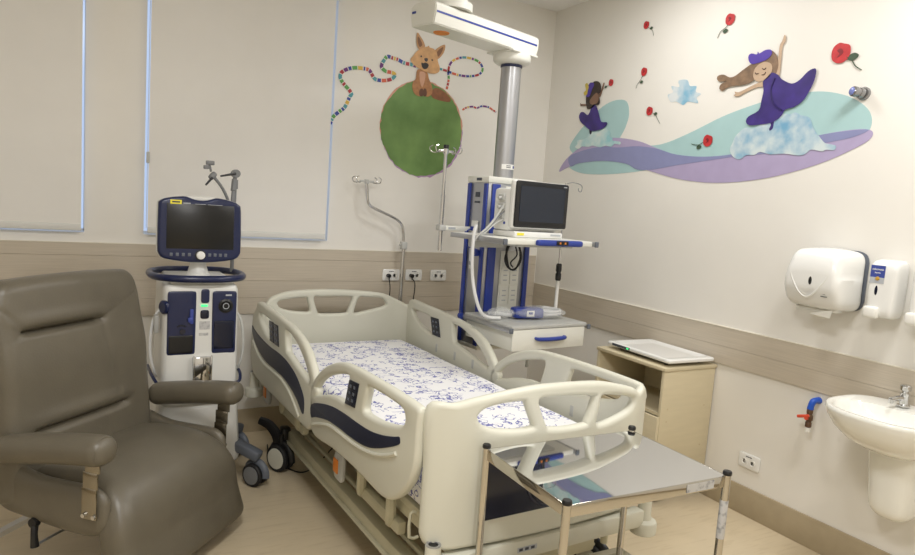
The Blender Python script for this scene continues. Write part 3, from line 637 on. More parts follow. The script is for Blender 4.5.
# local x: along the wall (+ = towards picture right), -y: into the room
def dshape(k, dz=0, n=40):
    """D outline: straight at the wall, bow to the room, k in 0..1 shrinks"""
    out = []
    for i in range(n):
        a = 2 * PI * i / n; cx, sy = math.cos(a), math.sin(a)
        x_ = .235 * (abs(cx) ** .75) * (1 if cx > 0 else -1); y_ = -.215 + (.205 if sy > 0 else .235) * (abs(sy) ** (.55 if sy > 0 else .9)) * (1 if sy > 0 else -1)
        out.append((x_, y_))
    return out
base_ = dshape(1)
def ring(bm, f, z): return [bm.verts.new((*f(p), z if not callable(z) else z(p))) for p in base_]
b = nb(); rings = []
def sc(k, cy, kx=None): return lambda p: (p[0] * (kx or k), cy + (p[1] - cy) * k)
prof = [(.32, -.13, .655), (.50, -.13, .665), (.72, -.12, .70), (.88, -.10, .745), (.97, -.06, .79), (1.0, 0, .815), (1.0, 0, .826), (.99, -.02, .832), (.93, -.15, .833)]
for k, cy, z_ in prof: rings.append(ring(b, sc(k, cy), z_))
for k, cy, z_ in [(.80, -.285, .824), (.74, -.285, .79), (.62, -.285, .75), (.40, -.28, .722), (.10, -.27, .715)]:
    rings.append(ring(b, sc(k, cy) if k > .8 else (lambda p, k=k: (p[0] * k * 1.05, -.262 + (p[1] + .215) * k * .78)), z_))
for A, B in zip(rings, rings[1:]):
    for i in range(len(A)): b.faces.new((A[i], A[(i + 1) % len(A)], B[(i + 1) % len(A)], B[i]))
b.faces.new(rings[0][::-1]); b.faces.new(rings[-1])
for v in b.verts: v.co.y = min(v.co.y, -.0145)
ob('basin', b, 'ceramic', t, smooth=50)
def pd(v):
    k = (v.z + .17) / .34
    v.x *= .80 + .30 * k; v.y = (v.y - .10) * (.88 + .16 * k) + .10
    return v + Vector((0, -.115, .525))
ob('half_pedestal', cushion(nb(), (.205, .20, .34), (.085, .075, .06), (14, 12, 12), pd), 'ceramic', t)
b = nb(); lathe(b, [(.017, 0), (.017, .002), (.004, .003)], (0, -.265, .716)); ob('drain', b, 'chrome', t)
b = nb(); lathe(b, [(.009, 0), (.009, .002), (.003, .002)], (0, -.110, .800), (0, -1, .4), 14); ob('overflow', b, 'chrome', t)
t = thing('basin_tap', 'small chrome push tap on the wash basin', 'tap', (-.075, -2.800, .8325))
b = nb(); lathe(b, [(.025, 0), (.025, .006), (.018, .010), (.016, .045), (.018, .050), (.018, .058)]); ob('tap_body', b, 'chrome', t)
b = nb(); tube(b, [(-.005, .002, .034), (-.040, .010, .036), (-.075, .016, .030)], [.012, .011, .010], 12, 4); cyl(b, (-.073, .0155, .033), (-.073, .0155, .016), .0095, 12); ob('spout', b, 'chrome', t)
b = nb(); lathe(b, [(.013, .058), (.013, .066), (.021, .070), (.022, .088), (.016, .093)]); ob('push_button', b, 'chrome', t)

# ------------------------------------------------------------------ cabinet and infant scale
t = thing('bedside_cabinet', 'beige open-fronted cabinet on castors against the right wall', 'cabinet', (-.405, -1.785, 0), 0)
# local x 0..0.385 to the wall, y 0..0.535 ; open side faces -x
cw, cl_, zt, zb, th = .398, .535, .760, .098, .018
b = nb(); box(b, (cw / 2, cl_ / 2, zt - th / 2), (cw + .012, cl_ + .012, th), .002); ob('top_panel', b, 'cabin', t)
b = nb(); box(b, (cw / 2, th / 2, (zb + zt - th) / 2), (cw, th, zt - th - zb - .001), .001); sp = ob('side_panel', b, 'cabin', t)
b = nb()
for p in ((.05, .53), (.335, .53), (.05, .46), (.335, .30)): cyl(b, (p[0], -.001, p[1]), (p[0], .001, p[1]), .005, 12)
ob('screw_cap', b, 'cabed', sp)
b = nb(); box(b, (cw / 2, cl_ - th / 2, (zb + zt - th) / 2), (cw, th, zt - th - zb - .001), .001); ob('side_panel', b, 'cabin', t)
b = nb(); box(b, (cw - .004, cl_ / 2, (zb + zt) / 2), (.006, cl_ - 2 * th, zt - zb - 2 * th)); ob('back_panel', b, 'cabin', t)
b = nb(); box(b, (cw / 2 - .006, cl_ / 2, .50), (cw - .018, cl_ - 2 * th - .001, th)); ob('shelf', b, 'cabin', t)
b = nb(); box(b, (cw / 2 - .006, cl_ / 2, zb + th / 2), (cw - .018, cl_ - 2 * th - .001, th)); ob('bottom_panel', b, 'cabin', t)
b = nb(); box(b, (-.0095, cl_ / 2, (.50 - .012 + zb) / 2), (.017, cl_ - .004, .50 - .012 - zb), .0015); dr = ob('door', b, 'cabin', t)
for x_ in (.045, cw - .045):
    for y_ in (.04, cl_ - .04):
        caster(t, (x_, y_, .039), .038, .036, ('rubber', 'black', 'black'), R(25))
t = thing('infant_scale', 'white tray scale lying on top of the beige cabinet', 'scale', (-.195, -1.535, .761), R(-2))
def trayf(v):
    if v.z > 0:
        e = max(abs(v.x) / .175, abs(v.y) / .255); v.z += .0 if e > .86 else -.012
    return v + Vector((0, 0, .030))
ob('tray', cushion(nb(), (.350, .510, .026), (.018, .018, .010), (14, 14, 6), trayf), 'whiteg', t)
b = nb(); box(b, (0, 0, .011), (.27, .40, .012), .003)
ob('base', b, 'black', t)
for x_ in (-.12, .12):
    for y_ in (-.18, .18): b = nb(); lathe(b, [(.012, 0), (.012, .010)], (x_, y_, 0), seg=12); ob('foot', b, 'rubber', t)
b = nb(); box(b, (-.1755, .13, .031), (.002, .15, .014)); db = ob('display_strip', b, 'ink', t); b = nb(); box(b, (-.1768, .072, .031), (.001, .016, .009)); ob('button', b, 'green', db)

# ------------------------------------------------------------------ bed
BX0, BY0, BA = -1.64, -2.43, R(1.7)
def bedw(x_, y_, z_): 
    return (BX0 + x_ * math.cos(BA) - y_ * math.sin(BA), BY0 + x_ * math.sin(BA) + y_ * math.cos(BA), z_)
bed = thing('hospital_bed', 'cream adjustable hospital bed with moulded side rails', 'bed', (BX0, BY0, 0), BA)
# footboard
FO = [(-0.516, 0.897), (-0.48, 0.901), (-0.414, 0.908), (-0.335, 0.922), (-0.179, 0.941), (-0.045, 0.948), (0.174, 0.94), (0.293, 0.919), (0.381, 0.896), (0.416, 0.877)]
FO = [(-.495, .895)] + [p for p in FO if p[0] > -.48 and p[0] < .45] + [(.455, .895), (.490, .865), (.495, .82), (.495, .47), (.47, .425), (.40, .405), (0, .398), (-.40, .405), (-.47, .418), (-.492, .45), (-.495, .50), (-.495, .70)]
H1 = [(-0.333, 0.852), (-0.329, 0.868), (-0.301, 0.885), (-0.239, 0.895), (-0.166, 0.896), (-0.149, 0.891), (-0.13, 0.854), (-0.109, 0.81), (-0.115, 0.8), (-0.181, 0.798), (-0.263, 0.81), (-0.315, 0.829)]
H2 = [(-0.087, 0.896), (-0.031, 0.899), (0.068, 0.896), (0.158, 0.886), (0.169, 0.878), (0.157, 0.832), (0.141, 0.792), (0.129, 0.785), (0.044, 0.783), (-0.031, 0.79), (-0.046, 0.799), (-0.072, 0.848)]
H3 = [(0.209, 0.882), (0.26, 0.88), (0.311, 0.872), (0.364, 0.86), (0.38, 0.849), (0.373, 0.825), (0.34, 0.804), (0.272, 0.785), (0.21, 0.775), (0.192, 0.784), (0.196, 0.816), (0.203, 0.849)]
def bendplate(bm, edge=.36, depth=.10, half=.495, sgn=1, bow=.02):
    for k in range(-14, 15):
        xx = k * .035
        bmesh.ops.bisect_plane(bm, geom=bm.verts[:] + bm.edges[:] + bm.faces[:], plane_co=(xx, 0, 0), plane_no=(1, 0, 0))
    for v in bm.verts:
        u = max(0, (abs(v.co.x) - edge) / (half - edge))
        v.co.y += sgn * (depth * u * u)
        v.co.y += sgn * bow * (v.co.x / half) ** 2
    return bm
b = plate([FO, H1, H2, H3], .042, .018, 4); b.transform(TY(0)); bendplate(b, .38, .035)
fb = ob('footboard', b, 'cream', bed, smooth=50)
# thick rounded lower bar under the holes, and the dark inlay with its ring
b = nb(); box(b, (0, -.0225, .605), (.600, .004, .215), .002); dp = ob('dark_panel', b, 'navyd', fb)
b = nb(); tube(b, [(.12 * math.cos(2 * PI * i / 40) - .0, -.0255, .605 + .10 * math.sin(2 * PI * i / 40)) for i in range(40)], .006, 6, closed=True, flat_=.4); ob('ring', b, 'navy', dp)
# headboard
b = nb()
HO = [(-0.471, 0.857), (-0.448, 0.894), (-0.425, 0.918), (-0.365, 0.942), (-0.301, 0.956), (-0.179, 0.963), (-0.061, 0.965), (0.052, 0.961), (0.163, 0.953), (0.262, 0.943), (0.328, 0.932), (0.411, 0.898), (0.472, 0.866)]
HO = [p for p in HO] + [(.495, .84), (.495, .60), (.48, .50), (.40, .47), (0, .47), (-.40, .47), (-.48, .50), (-.495, .60), (-.495, .83)]
HH = [[(-0.383, 0.874), (-0.376, 0.893), (-0.338, 0.903), (-0.268, 0.912), (-0.207, 0.914), (-0.197, 0.903), (-0.181, 0.844), (-0.187, 0.825), (-0.232, 0.826), (-0.296, 0.833), (-0.359, 0.85)],
      [(-0.155, 0.913), (-0.106, 0.918), (0.028, 0.918), (0.093, 0.914), (0.099, 0.901), (0.074, 0.828), (0.058, 0.811), (-0.034, 0.808), (-0.109, 0.811), (-0.128, 0.826)],
      [(0.146, 0.907), (0.202, 0.911), (0.283, 0.907), (0.315, 0.898), (0.337, 0.87), (0.329, 0.853), (0.261, 0.835), (0.172, 0.816), (0.127, 0.809), (0.119, 0.827)]]
b = plate([HO] + HH, .042, .017, 4); b.transform(TY(2.2)); bendplate(b, .38, -.03, bow=-.015)
ob('headboard', b, 'cream', bed, smooth=50)
# side rails, drawn in (y, z)
FR_O = [(1.13, 0.637), (1.121, 0.678), (1.061, 0.736), (0.952, 0.805), (0.791, 0.862), (0.63, 0.881), (0.361, 0.888), (0.218, 0.888), (0.105, 0.886), (0.069, 0.877), (0.067, 0.837), (0.069, 0.776), (0.072, 0.699), (0.092, 0.636), (0.129, 0.582), (0.198, 0.52), (0.268, 0.487), (0.353, 0.477), (0.585, 0.484), (0.831, 0.474), (1.007, 0.453), (1.092, 0.467), (1.124, 0.543)]
FR_A = [(1.084, 0.642), (1.058, 0.679), (1.01, 0.721), (0.93, 0.764), (0.83, 0.8), (0.734, 0.825), (0.675, 0.83), (0.681, 0.783), (0.699, 0.727), (0.722, 0.713), (0.8, 0.708), (0.902, 0.69), (1.016, 0.656)]
FR_B = [(0.48, 0.841), (0.381, 0.847), (0.26, 0.848), (0.196, 0.844), (0.174, 0.833), (0.169, 0.809), (0.192, 0.786), (0.249, 0.768), (0.342, 0.748), (0.439, 0.737), (0.51, 0.737), (0.509, 0.774), (0.495, 0.812)]
FR_S = [(1.097, 0.59), (0.967, 0.633), (0.828, 0.66), (0.697, 0.672), (0.561, 0.677), (0.437, 0.686), (0.324, 0.707), (0.232, 0.733), (0.195, 0.746), (0.185, 0.735), (0.192, 0.719), (0.261, 0.685), (0.378, 0.638), (0.481, 0.611), (0.61, 0.598), (0.751, 0.593), (0.887, 0.582), (1.032, 0.55), (1.093, 0.532)]
FR_R = [(1.065, 0.505), (0.937, 0.547), (0.832, 0.57), (0.7, 0.577), (0.578, 0.583), (0.452, 0.599), (0.35, 0.623), (0.257, 0.657), (0.209, 0.681)]
FR_P = [(0.656, 0.825), (0.56, 0.833), (0.589, 0.727), (0.691, 0.716)]
HR_O = [(2.148, 0.867), (2.132, 0.898), (2.072, 0.908), (1.939, 0.902), (1.784, 0.898), (1.637, 0.891), (1.498, 0.884), (1.379, 0.869), (1.29, 0.849), (1.219, 0.821), (1.162, 0.784), (1.11, 0.738), (1.07, 0.69), (1.046, 0.657)]
HR_O = HR_O + [(1.075, .60), (1.09, .50), (1.14, .455), (1.22, .445), (1.70, .443), (2.05, .446), (2.18, .47), (2.235, .53), (2.24, .66), (2.225, .80)]
HR_A = [(2.081, 0.831), (2.07, 0.846), (1.98, 0.846), (1.837, 0.841), (1.82, 0.832), (1.799, 0.791), (1.781, 0.747), (1.798, 0.734), (1.87, 0.741), (1.959, 0.76), (2.039, 0.795)]
HR_B = [(1.557, 0.835), (1.536, 0.846), (1.466, 0.841), (1.359, 0.815), (1.268, 0.776), (1.202, 0.735), (1.158, 0.699), (1.154, 0.687), (1.176, 0.679), (1.269, 0.693), (1.397, 0.715), (1.505, 0.738), (1.534, 0.75)]
HR_P = [(1.816, 0.843), (1.717, 0.846), (1.679, 0.737), (1.777, 0.736)]
HL_S = [(2.212, 0.746), (2.157, 0.731), (2.023, 0.713), (1.836, 0.702), (1.665, 0.705), (1.506, 0.698), (1.355, 0.668), (1.258, 0.624), (1.207, 0.583), (1.202, 0.52), (1.227, 0.508), (1.298, 0.543), (1.395, 0.573), (1.536, 0.597), (1.698, 0.6), (1.873, 0.6), (2.027, 0.622), (2.147, 0.664), (2.206, 0.706)]
HL_R = [(2.181, 0.657), (2.064, 0.606), (1.923, 0.58), (1.743, 0.579), (1.578, 0.577), (1.442, 0.553), (1.346, 0.516), (1.268, 0.476)]
def rail(label, side, head):
    x0 = side * .5
    O, A, B_ = (HR_O, HR_A, HR_B) if head else (FR_O, FR_A, FR_B)
    b = plate([O, A, B_], .040, .016, 3)
    b.transform(TX(x0))
    r_ = lab(ob('side_rail', b, 'cream', bed, smooth=50), label)
    xo = x0 + side * .0205
    Sx, Rx = (HL_S, HL_R) if head else (FR_S, FR_R)
    b = plate([Sx], .004, .0015, 3); b.transform(TX(xo)); ob('navy_inlay', b, 'navy', r_)
    b = nb(); tube(b, [(xo, p[0], p[1]) for p in Rx], .008, 8, 5, flat_=1); ob('moulded_ridge', b, 'cream', r_)
    P = HR_P if head else FR_P
    cy = sum(p[0] for p in P) / 4; cz = sum(p[1] for p in P) / 4
    # control panels on both faces
    for f in ((-1, 1) if head else (side,)):
        offs = [0] if not (head and f == side) else [-.045, .045]
        for dy in offs:
            PP = [(p[0] + dy, p[1] - (dy * .12)) for p in P]
            if len(offs) == 2: PP = [(cy + dy + (p[0] - cy) * .8, p[1]) for p in P]
            b = plate([PP], .006, .002, 0); b.transform(TX(x0 + f * .0215)); cp = ob('control_panel', b, 'navyd', r_)
            b = nb()
            for i in range(2):
                for j in range(3):
                    u = .3 + .4 * i; v_ = .22 + .27 * j
                    q0 = Vector(PP[0]).lerp(Vector(PP[1]), u); q1 = Vector(PP[3]).lerp(Vector(PP[2]), u); q = q0.lerp(q1, v_)
                    box(b, (x0 + f * .0252, q.x, q.y), (.0015, .016, .012), .0005)
            ob('button', b, 'dgrey', cp)
    if head:
        b = nb()
        for y_ in (1.30, 1.50, 1.72): box(b, (x0 - side * .0205, y_, .665), (.003, .022, .05), .001)
        ob('slot', b, 'lgrey', r_)
    else:
        b = nb()
        for y_ in (.45, .70): box(b, (x0 - side * .0205, y_, .655), (.003, .022, .05), .001)
        ob('slot', b, 'lgrey', r_)
    return r_
rail('foot-end side rail nearest the armchair, seen from outside', -1, False); rail('head-end side rail nearest the ventilator, two control panels', -1, True)
rail('foot-end side rail on the cabinet side', 1, False); rail('head-end side rail beside the pendant drawer', 1, True)
# rail hinge arms, angle indicators
for s in (-1, 1):
    for y0 in (.50, 1.62):
        b = nb()
        for dy in (-.14, .14):
            tube(b, [(s * .462, y0 + dy, .50), (s * .462, y0 + dy - .02, .43), (s * .44, y0 + dy + .02, .34), (s * .40, y0 + dy + .04, .34)], [.018, .02, .022, .018], 8, 4, flat_=1)
        box(b, (s * .43, y0, .345), (.035, .40, .05), .008)
        ob('rail_hinge', b, 'creamd', bed)
    for y0 in (.86, 2.03):
        b = nb(); cushion(b, (.030, .10, .13), (.012, .03, .03), (5, 6, 6), lambda v: v + Vector((s * .462, y0, .375))); h_ = ob('angle_housing', b, 'lgrey', bed)
        b = nb(); box(b, (s * .479, y0 + .008, .378), (.006, .052, .062), .003); lab(ob('angle_indicator', b, 'orange', h_), 'orange angle indicator')
# mattress deck and frame
b = nb(); box(b, (0, 1.10, .455), (.86, 2.02, .03), .006); box(b, (-.40, 1.10, .415), (.04, 2.06, .05), .006); box(b, (.40, 1.10, .415), (.04, 2.06, .05), .006)
for y_ in (.25, .8, 1.35, 1.95): box(b, (0, y_, .42), (.76, .05, .035), .004)
ob('mattress_deck', b, 'creamd', bed)
b = nb(); tube(b, [(-.455, .16, .475), (-.475, .16, .475), (-.475, .16, .39), (-.440, .16, .385)], .006, 8, 2); ob('mattress_stop', b, 'creamd', bed); b = nb(); tube(b, [(.455, .16, .475), (.475, .16, .475), (.475, .16, .39), (.440, .16, .385)], .006, 8, 2); ob('mattress_stop', b, 'creamd', bed)
b = nb(); 
for s in (-1, 1):
    box(b, (s * .385, .98, .195), (.055, 1.62, .055), .008); box(b, (s * .345, .98, .235), (.020, 1.60, .02), .004)
    box(b, (s * .405, .98, .165), (.045, 1.62, .012), .004)
box(b, (0, .20, .185), (.82, .09, .07), .012); box(b, (0, 1.77, .185), (.82, .09, .07), .012)
ob('base_frame', b, 'creamd', bed)
b = nb()
for s in (-1, 1):
    tube(b, [(s * .24, .38, .21), (s * .24, .95, .42)], .022, 4); tube(b, [(s * .24, 1.15, .21), (s * .24, 1.70, .42)], .022, 4)
box(b, (0, .95, .415), (.60, .06, .04), .006); box(b, (0, 1.69, .415), (.60, .06, .04), .006)
ob('lift_arm', b, 'creamd', bed)
b = nb(); cyl(b, (0, .55, .26), (0, 1.05, .36), .035, 16); box(b, (0, 1.25, .34), (.22, .26, .10), .01); ob('lift_motor', b, 'dgrey', bed)
# foot and head cross bars with round bumpers
for (y_, hd_) in ((0.0, 0), (2.24, 1)):
    b = nb(); box(b, (.02, y_, .378 if hd_ else .358), (.93, .055, .072), .012)
    for s in (-1, 1): box(b, (s * .36, y_ + (.16 if not hd_ else -.14), .385), (.05, .28, .05), .008)
    box(b, (0, y_ + (.10 if not hd_ else -.10), .33), (.05, .10, .05), .005)
    xb = ob('cross_bar', b, 'cream', bed)
    for s in (-1, 1):
        b = nb(); lathe(b, [(.020, .092), (.022, .099), (.022, .105), (.027, .105), (.027, .028), (.030, .020), (.030, .012), (.050, .004), (.054, -.004), (.054, -.042), (.050, -.046)][::-1], ((.02 if not hd_ else .0) + s * .49, y_, .345 if hd_ else .333)); bp_ = ob('bumper', b, 'cream', bed)
        b = nb(); lathe(b, [(.0215, .103), (.0255, .106), (.0255, .109), (.017, .109), (.017, .101)], ((.02 if not hd_ else .0) + s * .49, y_, .345 if hd_ else .333)); ob('socket_ring', b, 'alu', bp_)
        b = nb(); lathe(b, [(.0165, .1035), (.0165, .105)], ((.02 if not hd_ else .0) + s * .49, y_, .345 if hd_ else .333)); ob('socket_hole', b, 'black', bp_)
    if not hd_:
        b = nb(); box(b, (-.10, y_ - .0285, .362), (.085, .001, .018)); lb_ = ob('rating_label', b, 'bgrey', xb)
        b = nb()
        for k in range(3): box(b, (-.128 + k * .026, y_ - .0293, .362), (.016, .0006, .010))
        ob('rating_mark', b, 'ink', lb_)
b = nb(); lathe(b, [(.014, 0), (.014, .10)], (.30, -.0, .285)); ob('iv_socket_stub', b, 'creamd', bed)  # short IV pole socket at the foot end
# castors and brake pedals
for s in (-1, 1):
    for y_ in (.20, 1.77):
        caster(bed, (s * .45, y_, .078), .076, .062, ('rubber', 'cream', 'black'), R(28 if s < 0 else 12))
b = nb()
tube(b, [(-.46, 1.79, .15), (-.47, 1.80, .20), (-.50, 1.84, .245), (-.545, 1.88, .265)], [.030, .032, .030, .024], 8, 4, flat_=.7); box(b, (-.42, 1.80, .19), (.05, .07, .10), .012); ob('brake_pedal', b, 'black', bed)
b = nb(); tube(b, [(.0, .20, .16), (.03, .10, .13), (.06, .05, .09)], [.02, .024, .02], 8, 4, flat_=.5); lab(ob('brake_pedal', b, 'navyg', bed), 'dark blue foot pedal')
b = nb(); tube(b, [(-.25, 1.5, .20), (-.32, 1.60, .06), (-.38, 1.70, .008), (-.45, 1.95, .008), (-.42, 2.15, .010)], .004, 6, 5); ob('floor_cable', b, 'black', bed)

# mattress with printed fitted sheet
mt = thing('mattress', 'bed mattress in a white fitted sheet printed with blue doodles', 'mattress', bedw(0, 1.09, .470), BA)
def mf(v):
    v.z += .175 / 2 + .002
    e = max(abs(v.x) / .43, abs(v.y) / 1.04)
    if v.z > .12: v.z += .012 * (1 - e ** 4) + .002 * math.sin(v.y * 9 + v.x * 4)
    return v
ob('fitted_sheet', cushion(nb(), (.880, 2.06, .175), (.05, .06, .05), (22, 40, 8), mf), 'sheet', mt, smooth=60)

# drip pole at the head of the bed
HXw = bedw(.515, 2.33, 0)
t = thing('drip_pole', 'cranked chrome drip pole standing behind the head of the bed', 'drip stand', (HXw[0], HXw[1], 0))
def rel(P): return [(p[0] - HXw[0], 0, p[1]) for p in P]
PP = [(-1.064, 0.522), (-1.159, 1.235), (-1.175, 1.361), (-1.233, 1.428), (-1.385, 1.481), (-1.442, 1.518), (-1.455, 1.565), (-1.46, 1.651)]
k0 = PP[1][0]
yy = HXw[1]
P2 = [(-1.112, 0.546), (-1.166, 0.938), (-1.205, 1.243), (-1.218, 1.359), (-1.246, 1.405), (-1.3, 1.436), (-1.426, 1.483), (-1.47, 1.507), (-1.486, 1.545), (-1.499, 1.649)]
P2 = [(0, .45)] + [(p[0] - P2[2][0], p[1]) for p in P2[2:]]
b = nb(); tube(b, [(p[0], 0, p[1]) for p in P2[:2]], .0125, 14); tube(b, [(P2[1][0], 0, P2[1][1] - .02)] + [(p[0], 0, p[1]) for p in P2[1:]], .0095, 12, 4); ob('pole', b, 'chrome', t)
b = nb(); cushion(b, (.044, .044, .056), (.010, .010, .010), (6, 6, 6), lambda v: v + Vector((0, 0, 1.245))); cyl(b, (-.012, 0, 1.25), (-.036, -.01, 1.25), .007, 10); ob('clamp', b, 'lgrey', t)
tx, tz = P2[-1]
def hooks(parent, x_, z_, w_, mtx='chrome', bar='lgrey'):
    b = nb(); box(b, (x_, 0, z_), (w_, .014, .014), .003); cyl(b, (x_, 0, z_ - .015), (x_, 0, z_ + .012), .016, 14); h = ob('hook_bar', b, bar, parent)
    for s in (-1, 1):
        for q in (-1, 1):
            b = nb(); tube(b, [(x_ + s * (w_ / 2 - .008), 0, z_), (x_ + s * (w_ / 2 + .004), q * .022, z_ - .010), (x_ + s * (w_ / 2 + .028), q * .036, z_ - .006), (x_ + s * (w_ / 2 + .036), q * .038, z_ + .018), (x_ + s * (w_ / 2 + .018), q * .034, z_ + .030)], .0032, 6, 5)
            ob('hook', b, mtx, parent)
hooks(t, tx, tz + .012, .10)

# ------------------------------------------------------------------ ceiling supply pendant
PX, PY, PA = -1.09, -1.32, R(4.8)
pd_ = thing('ceiling_pendant', 'white and blue ceiling supply pendant with a column, shelf and drawer', 'medical pendant', (PX, PY, 0), PA)
U0, U1, V0, V1 = .105, .465, .45, .66
b = nb(); box(b, ((U0 + U1) / 2, (V0 + V1) / 2, 1.20), (U1 - U0 - .004, V1 - V0 - .004, 1.00), .004); col = ob('column', b, 'alu', pd_)
b = nb(); box(b, ((U0 + U1) / 2, (V0 + V1) / 2, 1.712), (U1 - U0 + .012, V1 - V0 + .012, .040), .008); cp_ = ob('column_cap', b, 'pend', pd_)
b = nb(); box(b, (U0 - .0075, .54, 1.712), (.002, .05, .016)); ob('cap_label', b, 'ink', cp_)
b = nb(); box(b, ((U0 + U1) / 2, (V0 + V1) / 2, .690), (U1 - U0 + .012, V1 - V0 + .012, .025), .006); ob('column_foot', b, 'pend', pd_)
# blue profiles at the corners and on both visible faces
for (x_, y_, sx, sy) in ((U0 - .004, .640, .010, .034), (U0 - .004, .470, .010, .034), (U0 + .055, V0 - .004, .060, .010), (U1 - .028, V0 - .004, .034, .010)):
    b = nb(); box(b, (x_, y_, 1.195), (sx, sy, .985), .003); ob('blue_profile', b, 'blue', pd_)
b = nb(); box(b, ((U0 + U1) / 2 + .022, V0 - .003, 1.0), (.150, .006, .58), .002); box(b, ((U0 + U1) / 2 + .022, V0 - .003, 1.52), (.150, .006, .32), .002); ob('service_panel', b, 'pend', pd_)
for i in range(2):
    for j in range(2):
        b = nb(); box(b, ((U0 + U1) / 2 - .014 + i * .072, V0 - .009, 1.015 + j * .125), (.064, .008, .115), .003); gp = ob('gas_outlet_cover', b, 'pend', pd_)
        b = nb(); 
        for q in (.03, 0, -.03): box(b, ((U0 + U1) / 2 - .014 + i * .072, V0 - .0135, 1.015 + j * .125 + q), (.03, .0008, .006))
        ob('printed_mark', b, 'bgrey', gp)
b = nb(); box(b, (U0 - .006, .555, 1.405), (.012, .062, .115), .005); op = ob('power_outlet', b, 'whiteg', pd_)
b = nb(); box(b, (U0 - .020, .555, 1.412), (.024, .034, .026), .005); ob('blue_plug', b, 'blue', op)
b = nb(); tube(b, [(U0 - .030, .555, 1.412), (U0 - .06, .56, 1.39), (U0 - .075, .55, 1.34), (U0 - .05, .53, 1.30), (U0 - .02, .50, 1.29)], .004, 6, 5); ob('blue_lead', b, 'blue', op)
b = nb(); box(b, (U0 - .001, .555, 1.62), (.004, .04, .03)); box(b, (U0 - .001, .555, 1.575), (.004, .05, .012)); ob('column_label', b, 'ink', pd_)
# tube, flange, arm
TU, TV = .283, .55
ARM_ANG, ARM_L = 15.6, .735
b = nb(); cyl(b, (TU, TV, 1.725), (TU, TV, 2.41), .062, 32); ob('support_tube', b, 'alu', pd_)
b = nb(); lathe(b, [(.064, 2.395), (.066, 2.398), (.066, 2.411), (.064, 2.413)], (TU, TV, 0), seg=32); ob('blue_ring', b, 'navyg', pd_)
b = nb(); lathe(b, [(.070, 2.412), (.092, 2.415), (.108, 2.425), (.115, 2.440), (.115, 2.468), (.112, 2.472)], (TU, TV, 0), seg=36); ob('bearing_housing', b, 'pend', pd_)
b = nb()
for k in range(10):
    a0, a1 = R(-140 + k * 9), R(-131 + k * 9)
    v = [b.verts.new((TU + .0628 * math.cos(a), TV + .0628 * math.sin(a), z_)) for a, z_ in ((a0, 1.785), (a1, 1.785), (a1, 1.815), (a0, 1.815))]; b.faces.new(v)
bmesh.ops.remove_doubles(b, verts=b.verts, dist=1e-4); bmesh.ops.solidify(b, geom=b.faces[:], thickness=-.0008); tl = ob('tube_label', b, 'label', pd_)
b = nb(); a = R(-62); lathe(b, [(.009, 0), (.009, .001), (.005, .001)], (TU + .0636 * math.cos(a), TV + .0636 * math.sin(a), 1.80), (math.cos(a), math.sin(a), 0), 14); ob('label_emblem', b, 'blue', tl)
b = nb()
for k, dz in enumerate((.006, -.004)):
    a = R(-100); box(b, (TU + .0634 * math.cos(a), TV + .0634 * math.sin(a), 1.80 + dz), (.03, .002, .004), rot=(0, 0, a + PI / 2))
ob('printed_mark', b, 'ink', tl)
# horizontal arm: local frame of its own direction
ta = Vector((PX + TU * math.cos(PA) - TV * math.sin(PA), PY + TU * math.sin(PA) + TV * math.cos(PA), 0))
AD = R(ARM_ANG)
aw, ah, az = .200, .122, 2.478
inv = Matrix.Rotation(-PA, 4, 'Z') @ Matrix.Translation((-PX, -PY, 0))
def armm(): return inv @ Matrix.Translation((ta.x, ta.y, 0)) @ Matrix.Rotation(AD, 4, 'Z')
b = nb(); P = [(-aw / 2 + .012, 0), (aw / 2 - .012, 0), (aw / 2, .05), (aw / 2, ah - .02), (aw / 2 - .03, ah), (-aw / 2 + .03, ah), (-aw / 2, ah - .02), (-aw / 2, .05)]
A_ = [b.verts.new((-ARM_L, p[0], az + p[1])) for p in P]; B_ = [b.verts.new((.125, p[0], az + p[1])) for p in P]
for i in range(8): b.faces.new((A_[i], A_[(i + 1) % 8], B_[(i + 1) % 8], B_[i]))
b.faces.new(A_[::-1]); b.faces.new(B_); bmesh.ops.bevel(b, geom=b.edges[:], offset=.006, segments=2, affect='EDGES')
arm = ob('horizontal_arm', b, 'pend', pd_, mtx=armm())
b = nb(); box(b, ((.115 - ARM_L) / 2, -aw / 2 - .0005, az + .062), (ARM_L + .095, .003, .010)); box(b, (-ARM_L - .0005, .07, az + .075), (.003, .03, .012)); ob('blue_stripe', b, 'blue', arm, mtx=armm())
b = nb(); box(b, (.0, -.0, az - .004), (.23, .215, .012), .004); ob('arm_collar', b, 'pend', arm, mtx=armm())
b = nb(); lathe(b, [(.042, -.004), (.046, 0), (.030, .002)], (-ARM_L + .16, .02, az)); lab(ob('brake_window', b, 'orange', arm, mtx=armm()), 'orange oval brake window under the arm')
b = nb(); lathe(b, [(.12, az + ah - .005), (.12, az + ah + .035), (.09, az + ah + .045), (.09, az + ah + .10), (.11, az + ah + .11), (.11, H - .06), (.15, H - .05), (.15, H - .002)], (-ARM_L + .20, 0, 0), seg=32); ob('ceiling_mount', b, 'pend', pd_, mtx=armm())
